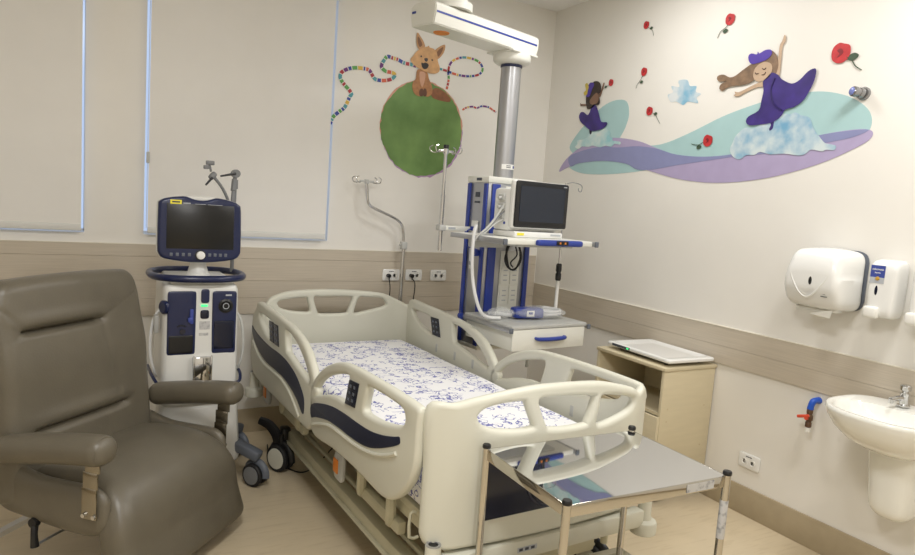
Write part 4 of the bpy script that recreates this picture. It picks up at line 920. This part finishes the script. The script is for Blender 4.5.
# shelf with blue handle, side rails
b = nb(); box(b, (.185, .20, 1.378), (.640, .49, .030), .006); sh = ob('shelf', b, 'pend', pd_)
b = nb(); box(b, (.185, .19, 1.357), (.40, .40, .016), .004); box(b, (.135, .43, 1.34), (.30, .04, .06), .004); ob('shelf_bracket', b, 'lgrey', sh)
b = nb(); cushion(b, (.335, .030, .034), (.014, .012, .014), (12, 5, 6), lambda v: v + Vector((.24, -.058, 1.378))); hn = ob('handle', b, 'blue', sh)
b = nb(); box(b, (.245, -.074, 1.380), (.085, .008, .024), .003); bt = ob('brake_buttons', b, 'black', hn)
b = nb(); box(b, (.225, -.079, 1.380), (.010, .003, .010)); box(b, (.262, -.079, 1.380), (.010, .003, .010)); ob('button_light', b, 'orange', bt)
for x_ in (-.145, .515):
    b = nb(); box(b, (x_, .19, 1.378), (.012, .50, .026), .002); rl = ob('equipment_rail', b, 'alu', sh)
    b = nb(); box(b, (x_, -.066, 1.378), (.026, .012, .032), .004); ob('rail_end_cap', b, 'dgrey', rl)
    b = nb(); 
    for y_ in (.02, .36): box(b, (x_ * .97 if x_ < 0 else x_ - .008, y_, 1.378), (.02, .02, .012))
    ob('rail_mount', b, 'alu', sh)
# drawer unit
b = nb(); box(b, (.270, .215, .908), (.560, .455, .022), .006); tp = ob('drawer_unit_top', b, 'lgrey', pd_)
b = nb(); box(b, (.270, .222, .8365), (.530, .435, .118), .004); du = ob('drawer_unit', b, 'pend', pd_)
b = nb(); box(b, (.270, .000, .8365), (.538, .016, .118), .004); df = ob('drawer', b, 'pend', du)
b = nb(); tube(b, [(.165, -.008, .845), (.175, -.030, .842), (.27, -.036, .840), (.365, -.030, .842), (.375, -.008, .845)], [.007, .011, .012, .011, .007], 10, 4, flat_=1); ob('handle', b, 'blue', df)
for x_ in (-.020, .560):
    b = nb(); box(b, (x_, .21, .895), (.010, .45, .024), .002); rl = ob('equipment_rail', b, 'alu', du)
    b = nb(); box(b, (x_, -.020, .895), (.022, .012, .028), .003); ob('rail_end_cap', b, 'dgrey', rl)
b = nb(); cyl(b, (-.02, .455, .895), (-.02, .475, .895), .018, 14); cyl(b, (U0 - .01, .50, 1.27), (U0 - .035, .50, 1.27), .022, 14); ob('blue_knob', b, 'blue', du)
b = nb(); cyl(b, (.30, .20, .775), (.30, .20, .62), .010, 10); ob('drain_spout', b, 'lgrey', du)

# drip pole held by the pendant's side bar
def pw(u, v, z_): return (PX + u * math.cos(PA) - v * math.sin(PA), PY + u * math.sin(PA) + v * math.cos(PA), z_)
b = nb(); box(b, (-.012, .575, 1.408), (.225, .022, .028), .003); sb = ob('side_bar', b, 'pend', pd_)
b = nb(); box(b, (-.060, .5635, 1.408), (.05, .001, .012)); ob('printed_mark', b, 'bgrey', sb)
b = nb(); cushion(b, (.045, .05, .036), .008, (5, 5, 5), lambda v: v + Vector((-.132, .575, 1.408))); ob('pole_clamp', b, 'lgrey', sb)
p = pw(-.132, .575, 1.27)
t = thing('drip_pole', 'straight steel drip pole clamped to the side bar of the pendant', 'drip stand', p)
b = nb(); cyl(b, (0, 0, 0), (0, 0, .33), .0125, 14); cyl(b, (0, 0, .33), (0, 0, .60), .010, 14); cyl(b, (0, 0, .595), (0, 0, .612), .015, 14); ob('pole', b, 'chrome', t)
hooks(t, 0, .585, .10, 'chrome', 'chrome')
b = nb(); cyl(b, (0, 0, .60), (0, 0, .622), .016, 14); ob('knob', b, 'black', t)
# telescopic pole on the right side of the shelf
p = pw(.545, .26, .925)
t = thing('telescopic_pole', 'thin telescopic pole with a single hook beside the patient monitor', 'drip stand', p)
b = nb(); cyl(b, (0, 0, -.02), (0, 0, .22), .011, 14); ob('lower_tube', b, 'whiteg', t)
b = nb(); cyl(b, (0, 0, .22), (0, 0, .80), .0065, 12); ob('upper_tube', b, 'chrome', t)
b = nb(); lathe(b, [(.015, .205), (.018, .215), (.018, .245), (.013, .255), (.018, .265), (.018, .300), (.013, .310)]); ob('lock_collar', b, 'black', t)
b = nb(); tube(b, [(0, 0, .795), (.03, -.02, .805), (.075, -.03, .80), (.10, -.03, .785), (.095, -.03, .755), (.075, -.03, .760), (.075, -.03, .775)], .0024, 6, 5); ob('hook', b, 'greyp', t)

# patient monitor on the shelf
mp = pw(.200, .15, 1.3935)
t = thing('patient_monitor', 'white patient monitor with a black widescreen on the pendant shelf', 'monitor', mp, PA + R(3))
b = nb(); cushion(b, (.415, .045, .265), (.02, .015, .02), (10, 5, 8), lambda v: v + Vector((.02, -.03, .182))); box(b, (0.01, .055, .150), (.385, .14, .235), .02); box(b, (0.01, .03, .017), (.37, .19, .034), .008); ob('housing', b, 'whiteg', t)
b = nb(); cushion(b, (.405, .014, .255), (.014, .005, .014), (10, 4, 8), lambda v: v + Vector((.02, -.054, .184))); sc_ = ob('bezel', b, 'black', t)
b = nb(); box(b, (.02, -.0618, .187), (.345, .0015, .195)); ob('screen', b, 'mscreen', sc_)
b = nb(); box(b, (-.135, -.0672, .020), (.050, .001, .014)); ob('yellow_sticker', b, 'yellow', t)
b = nb(); box(b, (.135, -.0672, .020), (.08, .001, .010)); box(b, (.19, -.0615, .296), (.025, .001, .005)); ob('printed_mark', b, 'bgrey', t)
b = nb()
for k in range(3): box(b, (-.193, .045, .215 - k * .05), (.014, .045, .034), .004); cyl(b, (-.195, .045, .215 - k * .05), (-.222, .04, .210 - k * .05), .008, 10)
ob('connector', b, 'lgrey', t)
b = nb(); cyl(b, (-.1835, .02, .075), (-.186, .02, .075), .008, 14); ob('side_emblem', b, 'blue', t)
t = thing('monitor_cables', 'grey and white sensor cables drooping from the left side of the patient monitor', 'cable', pw(.06, .17, 1.55))
for k, (cc, r_) in enumerate((('lgrey', .006), ('greyp', .005), ('lgrey', .005))):
    b = nb(); tube(b, [(-.005, .0, .05 - k * .05), (-.040, -.005, .03 - k * .045), (-.11, -.02, -.06 - k * .015), (-.17, -.03, -.12 - k * .008), (-.215, -.02, -.165), (-.235, 0, -.23 - .01 * k), (-.238, 0, -.30 - .02 * k)], r_, 8, 6); ob('cable', b, cc, t)
# corrugated white hose and bagged cuff on the drawer top
t = thing('breathing_hose', 'white hose hanging from the pendant shelf down to the drawer top', 'hose', pw(-.165, .17, 1.30))
b = nb(); tube(b, [(.0, .0, .15), (-.012, 0, .10), (-.012, 0, -.02), (.0, .0, -.14), (.03, .0, -.25), (.075, .01, -.33), (.13, .02, -.362), (.20, 0, -.365)], .0095, 10, 8); ob('hose_tube', b, 'tubew', t)
t = thing('coiled_cable', 'black cable coiled in a loop under the pendant shelf', 'cable', pw(.285, .40, 1.285))
b = nb()
pts = []
for i in range(150):
    a = i * 2 * PI / 28; pts.append(((.050 + .006 * math.sin(i * .7)) * math.cos(a), -.010 + .008 * math.sin(i * .21), .085 * math.sin(a) - .02))
tube(b, pts, .0055, 6); ob('cable_loop', b, 'black', t)
b = nb(); tube(b, [(0, 0, .07), (.02, -.02, -.01), (-.015, -.01, -.06), (.01, 0, -.09)], .0045, 6, 5); ob('tie', b, 'rubber', t)
t = thing('bagged_cuff', 'blue blood pressure cuff and white tubing in a clear plastic bag on the drawer top', 'medical bag', pw(.24, .17, .921))
ob('cuff', cushion(nb(), (.19, .085, .064), (.02, .02, .02), (8, 6, 6), lambda v: Matrix.Rotation(R(-8), 3, 'Z') @ (v + Vector((0, 0, .035)))), 'blue', t)
b = nb(); box(b, (-.005, -.046, .036), (.048, .002, .034), rot=(0, 0, R(-8))); cl2 = ob('cuff_label', b, 'label', t); b = nb(); box(b, (-.005, -.0475, .038), (.026, .001, .014), rot=(0, 0, R(-8))); ob('printed_mark', b, 'blue', cl2)
b = nb(); pts = []
for i in range(60):
    a = i * 2 * PI / 26; pts.append((.165 + .075 * math.cos(a), .01 + .055 * math.sin(a), .016 + .0006 * i))
tube(b, pts, .008, 8); tube(b, [(-.07, .02, .02), (-.12, .03, .018), (-.16, .03, .025), (-.20, .02, .03)], .010, 8, 5); ob('coiled_tubing', b, 'tubew', t)
rnd = random.Random(4)
def crumple(sx, sy, sz, cx, cy, cz, seed):
    r2 = random.Random(seed); ph = [r2.uniform(0, 6) for _ in range(6)]
    def f(v):
        n_ = math.sin(v.x * 60 + ph[0]) * math.sin(v.y * 70 + ph[1]) + .6 * math.sin(v.x * 120 + v.z * 90 + ph[2]) * math.cos(v.y * 95 + ph[3])
        v = v * (1 + .05 * n_); v.z *= 1 - .35 * abs(v.x) / (sx / 2)
        v += Vector((cx, cy, cz)); v.z = max(v.z, .002); return v
    return cushion(nb(), (sx, sy, sz), (sx * .3, sy * .35, sz * .45), (22, 14, 10), f)
ob('plastic_bag', crumple(.36, .15, .072, .08, .0, .037, 3), 'film', t, smooth=25)
ob('plastic_bag', crumple(.17, .09, .06, -.155, .03, .032, 6), 'film', t, smooth=25)

# ------------------------------------------------------------------ ventilator
v_ = thing('ventilator', 'white and navy hospital ventilator trolley standing behind the armchair', 'ventilator', (-2.600, -.60, 0), R(1))
# local: front faces -y ; front plane of the body y=-.19
b = nb(); 
def vb(v): 
    k = (v.z + .30) / .6; v.x *= 1.0 + .04 * (1 - k); v.y *= 1 + .10 * (1 - k); return v + Vector((0, 0, .76))
ob('body', cushion(nb(), (.355, .36, .62), (.035, .035, .03), (12, 12, 14), vb), 'vent', v_)
def vp(v):
    k = (v.z + .17) / .34; v.x *= 1.10 - .10 * k; v.y *= 1.1 - .1 * k; return v + Vector((0, 0.0, .30))
ob('pedestal', cushion(nb(), (.395, .34, .36), (.04, .05, .03), (10, 10, 10), vp), 'vent', v_)
def pan(nm, x0, x1, z0, z1, m_, parent=v_, y_=-.186, th=.012, bev=.012):
    return ob(nm, cushion(nb(), (x1 - x0, th, z1 - z0), (bev, th * .4, bev), (8, 4, 8), lambda v: v + Vector(((x0 + x1) / 2, y_, (z0 + z1) / 2))), m_, parent)
lp = pan('left_panel', -.160, -.028, .715, 1.035, 'navyg'); rp_ = pan('right_panel', .048, .166, .715, 1.035, 'navyg')
pan('left_panel_tray', -.152, -.04, .725, .815, 'black', lp, -.193, .006, .006)
b = nb(); lathe(b, [(.034, 0), (.034, .012), (.026, .018), (.012, .018)], (-.168, -.17, .955), (-1, -.5, 0)); ob('knob', b, 'navyg', lp)
b = nb(); box(b, (-.050, -.1975, .910), (.018, .012, .075), .005); box(b, (-.055, -.2, .893), (.026, .016, .026), .006); lab(ob('latch', b, 'blab', lp), 'pale blue latch')
b = nb(); tube(b, [(-.115, -.194, .86), (-.095, -.196, .868), (-.075, -.194, .86)], .004, 6, 4); cyl(b, (-.09, -.192, .835), (-.09, -.198, .835), .014, 14); ob('socket', b, 'navyd', lp)
b = nb(); lathe(b, [(.036, 0), (.036, .004), (.026, .008), (.020, .003)], (.112, -.191, .960), (0, -1, 0), 28); ob('dial', b, 'black', rp_)
b = nb(); tube(b, [(.112 + .014 * math.cos(R(a)), -.1995, .960 + .014 * math.sin(R(a))) for a in range(0, 360, 20)], .002, 6, closed=True); ob('dial_mark', b, 'bgrey', rp_)
pan('door_window', .058, .156, .740, .885, 'navyd', rp_, -.193, .006, .008); b = nb(); box(b, (.125, -.1925, 1.015), (.03, .001, .008)); ob('printed_mark', b, 'bgrey', rp_)
pan('small_display', -.006, .034, .975, 1.045, 'navyg'); 
b = nb(); box(b, (.010, -.1885, .962), (.032, .004, .010), .002); ob('status_light', b, 'green', v_)
pan('power_switch', -.008, .034, .895, .940, 'navyd')
b = nb(); box(b, (.014, -.1865, .862), (.050, .002, .042)); box(b, (.010, -.1865, .812), (.045, .002, .024)); sl = ob('serial_label', b, 'sticker', v_)
b = nb(); box(b, (.005, -.200, .630), (.090, .030, .150), .006); box(b, (-.036, -.218, .630), (.008, .012, .165), .002); box(b, (.046, -.218, .630), (.008, .012, .165), .002); box(b, (.008, -.2165, .67), (.003, .004, .06)); ob('steel_bracket', b, 'chrome', v_)
b = nb(); tube(b, [(-.155, -.205, .56), (-.190, -.20, .57), (-.215, -.12, .60), (-.215, .10, .60)], .008, 8, 4); ob('basket_rail', b, 'navyg', v_); b = nb(); tube(b, [(.155, -.205, .56), (.190, -.20, .57), (.205, -.12, .60), (.205, .10, .60)], .008, 8, 4); tube(b, [(.06, -.205, .56), (.155, -.205, .56)], .008, 8); ob('basket_rail', b, 'navyg', v_)
# handle ring around the top
b = nb(); pts = []
for i in range(48):
    a = 2 * PI * i / 48; ca, sa = math.cos(a), math.sin(a)
    pts.append((.222 * abs(ca) ** .75 * (1 if ca > 0 else -1), .215 * abs(sa) ** .8 * (1 if sa > 0 else -1), 1.098))
tube(b, pts, .018, 12, closed=True); ob('ring_handle', b, 'navyg', v_)
b = nb(); lathe(b, [(.075, 1.060), (.070, 1.09), (.050, 1.115), (.040, 1.15), (.038, 1.20)], (0, -.03, 0)); box(b, (0, 0, 1.082), (.30, .36, .022), .008); box(b, (0, -.04, 1.21), (.12, .10, .06), .02); ob('screen_neck', b, 'vent', v_)
# display head
Mh = Matrix.Translation((-.005, -.09, 1.335)) @ Matrix.Rotation(R(-2), 4, 'X')
P = [(-.190, .135), (-.150, .152), (-.085, .162), (-.060, .158), (-.030, .148), (.0, .145), (.030, .148), (.060, .158), (.085, .162), (.150, .150), (.185, .133), (.195, .10), (.198, -.08), (.192, -.125), (.165, -.148), (.08, -.162), (0, -.166), (-.08, -.162), (-.165, -.148), (-.192, -.125), (-.198, -.08), (-.197, .10)]
b = plate([P], .040, .014, 2); b.transform(Mh @ TY(-.01)); hd2 = ob('display', b, 'navyg', v_)
b = plate([[(p[0] * 1.015, p[1] * 1.015) for p in P]], .030, .012, 2); b.transform(Mh @ TY(.018)); ob('display_back', b, 'vent', hd2)
b = nb(); box(b, (0, -.0315, .014), (.318, .003, .222), .001); ob('screen', b, 'screen', hd2, mtx=Mh)
b = nb(); cushion(b, (.16, .05, .03), (.03, .02, .014), (8, 6, 5), lambda v: v + Vector((0, .018, .152))); ob('carry_grip', b, 'vent', hd2, mtx=Mh)
b = nb(); lathe(b, [(.026, 0), (.026, .003)], (0, -.030, -.128), (0, -1, 0), 24); ob('dial_ring', b, 'black', hd2, mtx=Mh)
b = nb(); lathe(b, [(.021, 0), (.020, .016), (.016, .018)], (0, -.032, -.128), (0, -1, 0), 24); ob('dial', b, 'whiteg', hd2, mtx=Mh)
b = nb()
for x_ in (-.136, -.108, -.080, -.052, .044, .070, .096, .122): box(b, (x_, -.031, -.126), (.014, .0025, .016), .001)
ob('keys', b, 'dgrey', hd2, mtx=Mh)
b = nb(); box(b, (-.118, -.0325, .132), (.052, .0015, .020)); ys = ob('yellow_sticker', b, 'yellow', hd2, mtx=Mh)
b = nb(); box(b, (-.118, -.0336, .132), (.036, .0008, .007)); ob('printed_mark', b, 'ink', ys, mtx=Mh)
b = nb(); box(b, (-.068, -.0318, .128), (.034, .0008, .005)); box(b, (-.005, -.0318, .125), (.05, .0008, .004)); box(b, (.065, -.0318, .125), (.07, .0008, .004)); ob('printed_mark', b, 'bgrey', hd2, mtx=Mh)
# hose support arm
b = nb(); cyl(b, (.148, .10, 1.10), (.150, .10, 1.615), .010, 10); cyl(b, (.150, .10, 1.63), (.118, .03, 1.38), .010, 10); cyl(b, (.152, .10, 1.60), (.152, .10, 1.55), .014, 10); cyl(b, (.145, .09, 1.60), (.136, .07, 1.54), .014, 10)
cyl(b, (.150, .115, 1.632), (.150, .070, 1.632), .022, 14); tube(b, [(.118, .03, 1.40), (.105, .03, 1.48), (.070, .02, 1.55), (.028, .01, 1.60)], .008, 8, 5); cushion(b, (.03, .03, .045), .012, (5, 5, 5), lambda v: Matrix.Rotation(R(40), 3, 'Y') @ v + Vector((.018, .01, 1.610)))
ob('support_arm', b, 'greyp', v_, loc=(.048, 0, 0))
b = nb(); cyl(b, (.145, .07, 1.632), (.062, .03, 1.612), .007, 8, .005); cyl(b, (.015, .0, 1.600), (-.018, -.01, 1.560), .007, 8, .005); ob('lever', b, 'black', v_, loc=(.048, 0, 0))
b = nb(); box(b, (.004, .01, 1.675), (.040, .03, .022), .004); box(b, (-.014, .01, 1.652), (.026, .03, .020), .004); cyl(b, (.01, .01, 1.63), (.0, .01, 1.67), .006, 8); ob('hose_clip', b, 'greyp', v_, loc=(.048, 0, 0))
# hoses at the sides
for s, cc in ((-1, 'tubew'), (1, 'lgrey')):
    b = nb(); tube(b, [(s * .175, -.05, .93), (s * .215, -.08, .86), (s * .225, -.10, .72), (s * .205, -.10, .62), (s * .19, -.06, .58)], .007, 8, 6); ob('side_hose', b, cc, v_)
b = nb(); box(b, (-.200, -.10, .86), (.022, .05, .09), .006); ob('humidity_filter', b, 'lgrey', v_)
# base legs with castors
for sx_, sy_ in ((1, -1), (-1, -1), (1, 1), (-1, 1)):
    b = nb(); P0 = Vector((sx_ * .14, sy_ * .10, .235)); P1 = Vector((sx_ * .285, sy_ * .225, .165))
    box(b, (0, 0, .205), (.01, .01, .01)); b.clear()
    d = (P1 - P0); L_ = d.length; q = d.to_track_quat('X', 'Z').to_matrix().to_4x4()
    cushion(b, (L_ + .05, .062, .058), (.02, .016, .016), (8, 5, 5)); b.transform(Matrix.Translation((P0 + P1) / 2) @ q)
    lg = ob('base_leg', b, 'dgrey', v_)
    caster(v_, (P1.x, P1.y, .0635), .062, .060, ('rubber', 'greyp', 'dgrey'), R(35 if sx_ > 0 else -20))

# ------------------------------------------------------------------ instrument table
tb = thing('instrument_table', 'stainless steel instrument table at the foot of the bed', 'table', (-1.655, -2.714, 0), R(-1.5))
hx, hy = .312, .216
TB = [(-hx, hy), (-hx, -hy + .005), (hx - .01, -hy - .004), (hx + .012, hy)]
b = nb(); P = [(-hx - .0, hy), (-hx, -hy), (hx, -hy), (hx, hy)]
box(b, (0, 0, .763), (2 * hx, 2 * hy, .003)); tt = ob('table_top', b, 'tray', tb)
b = nb()
for y_ in (-hy, hy): box(b, (0, y_, .747), (2 * hx, .004, .036), .001)
for x_ in (-hx, hx): box(b, (x_, 0, .747), (.004, 2 * hy, .036), .001)
ap = ob('apron', b, 'steel', tb)
b = nb(); box(b, (.195, -hy - .003, .747), (.115, .001, .026)); sk = ob('apron_label', b, 'sticker', ap)
b = nb(); box(b, (0, 0, .315), (2 * hx - .02, 2 * hy - .02, .003)); box(b, (0, -hy + .012, .306), (2 * hx - .02, .003, .02)); box(b, (0, hy - .012, .306), (2 * hx - .02, .003, .02)); ob('lower_shelf', b, 'steel', tb)
for x_ in (-hx, hx):
    for y_ in (-hy, hy):
        b = nb(); cyl(b, (x_, y_, .018), (x_, y_, .770), .0125, 20); lg = ob('leg', b, 'steel', tb)
        b = nb(); lathe(b, [(.0130, .768), (.0142, .770), (.0142, .777), (.012, .781), (.004, .782)], (x_, y_, 0), seg=18); ob('leg_cap', b, 'black', lg)
        b = nb(); lathe(b, [(.016, 0), (.016, .010), (.0135, .022)], (x_, y_, 0), seg=18); ob('foot', b, 'black', lg)
        if x_ > 0 and y_ < 0:
            b = nb(); lathe(b, [(.0129, .56), (.0131, .561), (.0131, .685), (.0129, .686)], (x_, y_, 0), seg=18); ob('worn_sticker', b, 'sticker', lg)

# ------------------------------------------------------------------ armchair
ch = thing('recliner_armchair', 'taupe vinyl recliner armchair in the left foreground', 'armchair', (-2.770, -1.440, 0), R(46))
# local: x across (+ towards the bed), -y forward
def sweep_map(path):
    """maps v.y in 0..1 along the path (y,z); v.z is the offset along the normal"""
    pts = catmull([(0, p[0], p[1]) for p in path], 12); D = [0]
    for a, q in zip(pts, pts[1:]): D.append(D[-1] + (q - a).length)
    def f(u, n_):
        s = max(0, min(1, u)) * D[-1]
        for i in range(len(D) - 1):
            if D[i + 1] >= s - 1e-9:
                k = (s - D[i]) / max(1e-9, D[i + 1] - D[i]); p = pts[i].lerp(pts[i + 1], k)
                a = pts[max(0, i - 2)]; q = pts[min(len(pts) - 1, i + 3)]; t_ = (q - a).normalized(); break
        nrm = Vector((0, -t_.z, t_.y)) if False else Vector((0, t_.z, -t_.y))
        return p + nrm * n_, D[-1]
    return f, D[-1]
seat_path = [(.43, .375), (.26, .388), (.13, .385), (.055, .352), (.015, .29), (-.002, .20), (-.028, .12), (-.055, .045)]
sf, SL = sweep_map(seat_path)
def smst(a, b_, x_): 
    k = max(0, min(1, (x_ - a) / (b_ - a))); return k * k * (3 - 2 * k)
def seatf(v):
    u = (v.y + SL / 2) / SL
    wide = 1 + .12 * smst(.46, .66, 1 - u)
    crown = .020 * (1 - (v.x / .33) ** 2) if v.z > 0 else 0
    p, _ = sf(1 - u, v.z + crown)
    return Vector((v.x * wide, p.y, p.z))
b = cushion(nb(), (.664, SL, .13), (.06, .05, .05), (18, 44, 8), seatf)
ob('seat_cushion', b, 'vinyl', ch, smooth=60)
bpth = [(.455, .30), (.475, .48), (.500, .70), (.535, .92), (.575, 1.155)]
bf, BLn = sweep_map(bpth)
def backf(v):
    u = (v.z + BLn / 2) / BLn
    front = v.y < 0
    xn = v.x / .3675
    o = -v.y
    if front:
        bulge = .018 * (1 - xn * xn)
        # head and lumbar creases that fade towards the sides, slightly smiling
        for c0, xc, dp, wd, hw in ((.755, -.24, .046, .0125, .50), (.315, -.10, .036, .0125, .62)):
            dx_ = xn - xc
            g_ = math.exp(-((u - c0) / wd) ** 2) * (1 - smst(hw * .8, hw * 1.05, abs(dx_)))
            bulge -= dp * g_
            bulge += .010 * math.exp(-((u - c0 - .05) / .03) ** 2) * (1 - smst(hw * .6, hw * 1.3, abs(dx_)))
            # gathers fanning out from both ends of the crease
            ex = abs(dx_) - hw * .92
            if ex > 0:
                for sl in (-.16, 0, .14): bulge -= .007 * math.exp(-((u - c0 - sl * ex) / .010) ** 2) * math.exp(-(ex / .16) ** 2)
        # stitched seams: up and outwards from the head crease, and one down the right
        for xa, ua, xb, ub in ((-.72, .755, -1.0, .90), (.24, .755, .92, .875), (.24, .745, .40, .36)):
            t_ = (u - ua) / (ub - ua)
            if 0 <= t_ <= 1: bulge -= .0045 * math.exp(-((xn - (xa + (xb - xa) * t_)) / .022) ** 2)
        # side seams of the head pad
        bulge += .010 * math.exp(-((u - .88) / .10) ** 2) * (1 - abs(xn)) + .010 * math.exp(-((u - .62) / .12) ** 2)
        o += bulge
    p, _ = bf(u, 0)
    a, _ = bf(min(1, u + .02), 0); q, _ = bf(max(0, u - .02), 0); t_ = (a - q).normalized()
    nrm = Vector((0, -t_.z, t_.y))
    p = p + nrm * o
    ww = 1.0 + .02 * math.sin(PI * u) - .05 * smst(.85, 1, u)
    return Vector((v.x * ww - .022, p.y, p.z - .012 * xn * xn * smst(.8, 1, u)))
ob('backrest', cushion(nb(), (.735, .15, BLn), (.055, .05, .06), (72, 10, 110), backf), 'vinyl', ch, smooth=60)
for s in (-1, 1):
    ap_ = [(.45, .548), (.30, .575), (.12, .602), (-.030, .615)]
    af, AL = sweep_map(ap_)
    def armf(v, s=s):
        u = (v.y + AL / 2) / AL; p, _ = af(1 - u, v.z); return Vector((s * .396 - .006 + v.x * (1 + .10 * (1 - u)), p.y, p.z))
    ar = ob('armrest', cushion(nb(), (.112, AL + .0, .106), (.050, .045, .047), (12, 20, 12), armf), 'vinyl', ch, smooth=60)
    b = nb(); tube(b, [(s * .396 - .006 + .052 * math.cos(R(a)), -.002 - .010 * math.cos(R(a)) ** 2, .612 + .050 * math.sin(R(a))) for a in range(0, 360, 15)], .0018, 5, closed=True); ob('seam_piping', b, 'vinyl', ar)
    # upholstered side shell
    def shf(v, s=s):
        y_, z_ = v.y, v.z
        k = smst(.02, .40, y_ + .05)
        top = .06 * smst(.0, .30, y_) 
        zz = z_ + (top if z_ > 0 else 0) + (-.035 * smst(-.30, .15, -y_) if z_ < 0 else .0) 
        return Vector((s * .352 + v.x, y_ + .275, zz + .372))
    ob('side_panel', cushion(nb(), (.062, .52, .155), (.028, .09, .07), (8, 20, 12), shf), 'vinyl', ch, smooth=60)
    # chrome bracket under the armrest
    b = nb()
    P = [(.052, .570), (.060, .52), (.070, .46), (.070, .36), (.066, .345)]
    for (y0, z0), (y1, z1) in zip(P, P[1:]):
        box(b, (s * .389, (y0 + y1) / 2, (z0 + z1) / 2), (.006, .062, math.hypot(y1 - y0, z1 - z0) + .002), .001, rot=(math.atan2(-(y1 - y0), (z1 - z0)) if False else 0, 0, 0))
    br = ob('arm_bracket', b, 'brk', ch)
    b = nb(); 
    for y_ in (.046, .090): cyl(b, (s * .391, y_, .357), (s * .399, y_, .357), .008, 12)
    ob('screw', b, 'chrome', br)
# base: two skids, cross tubes, gas lever
b = nb()
for s in (-1, 1):
    tube(b, [(s * .29, .34, .30), (s * .29, .62, .12), (s * .29, .76, .025)], .017, 4); tube(b, [(s * .10, .30, .30), (s * .12, .16, .10), (s * .12, .12, .02)], .017, 4)
box(b, (0, .30, .295), (.60, .10, .03), .006); cyl(b, (-.29, .62, .12), (.29, .62, .12), .012, 12); box(b, (.0, .12, .030), (.26, .04, .02), .004)
ob('steel_base', b, 'alu', ch)
b = nb()
for s in (-1, 1):
    lathe(b, [(.02, 0), (.02, .012)], (s * .29, .765, 0), seg=12); lathe(b, [(.02, 0), (.02, .022)], (s * .12, .12, 0), seg=12)
ob('foot_pad', b, 'rubber', ch)
b = nb(); tube(b, [(-.375, .325, .265), (-.385, .317, .235), (-.387, .312, .190)], [.013, .012, .015], 10, 4); lathe(b, [(.018, -.010), (.020, 0), (.018, .012)], (-.375, .328, .275), (1, 0, 0), 16); ob('recline_lever', b, 'black', ch)
b = nb(); cyl(b, (-.385, .312, .195), (.20, .312, .195), .005, 8); ob('lever_rod', b, 'alu', ch)
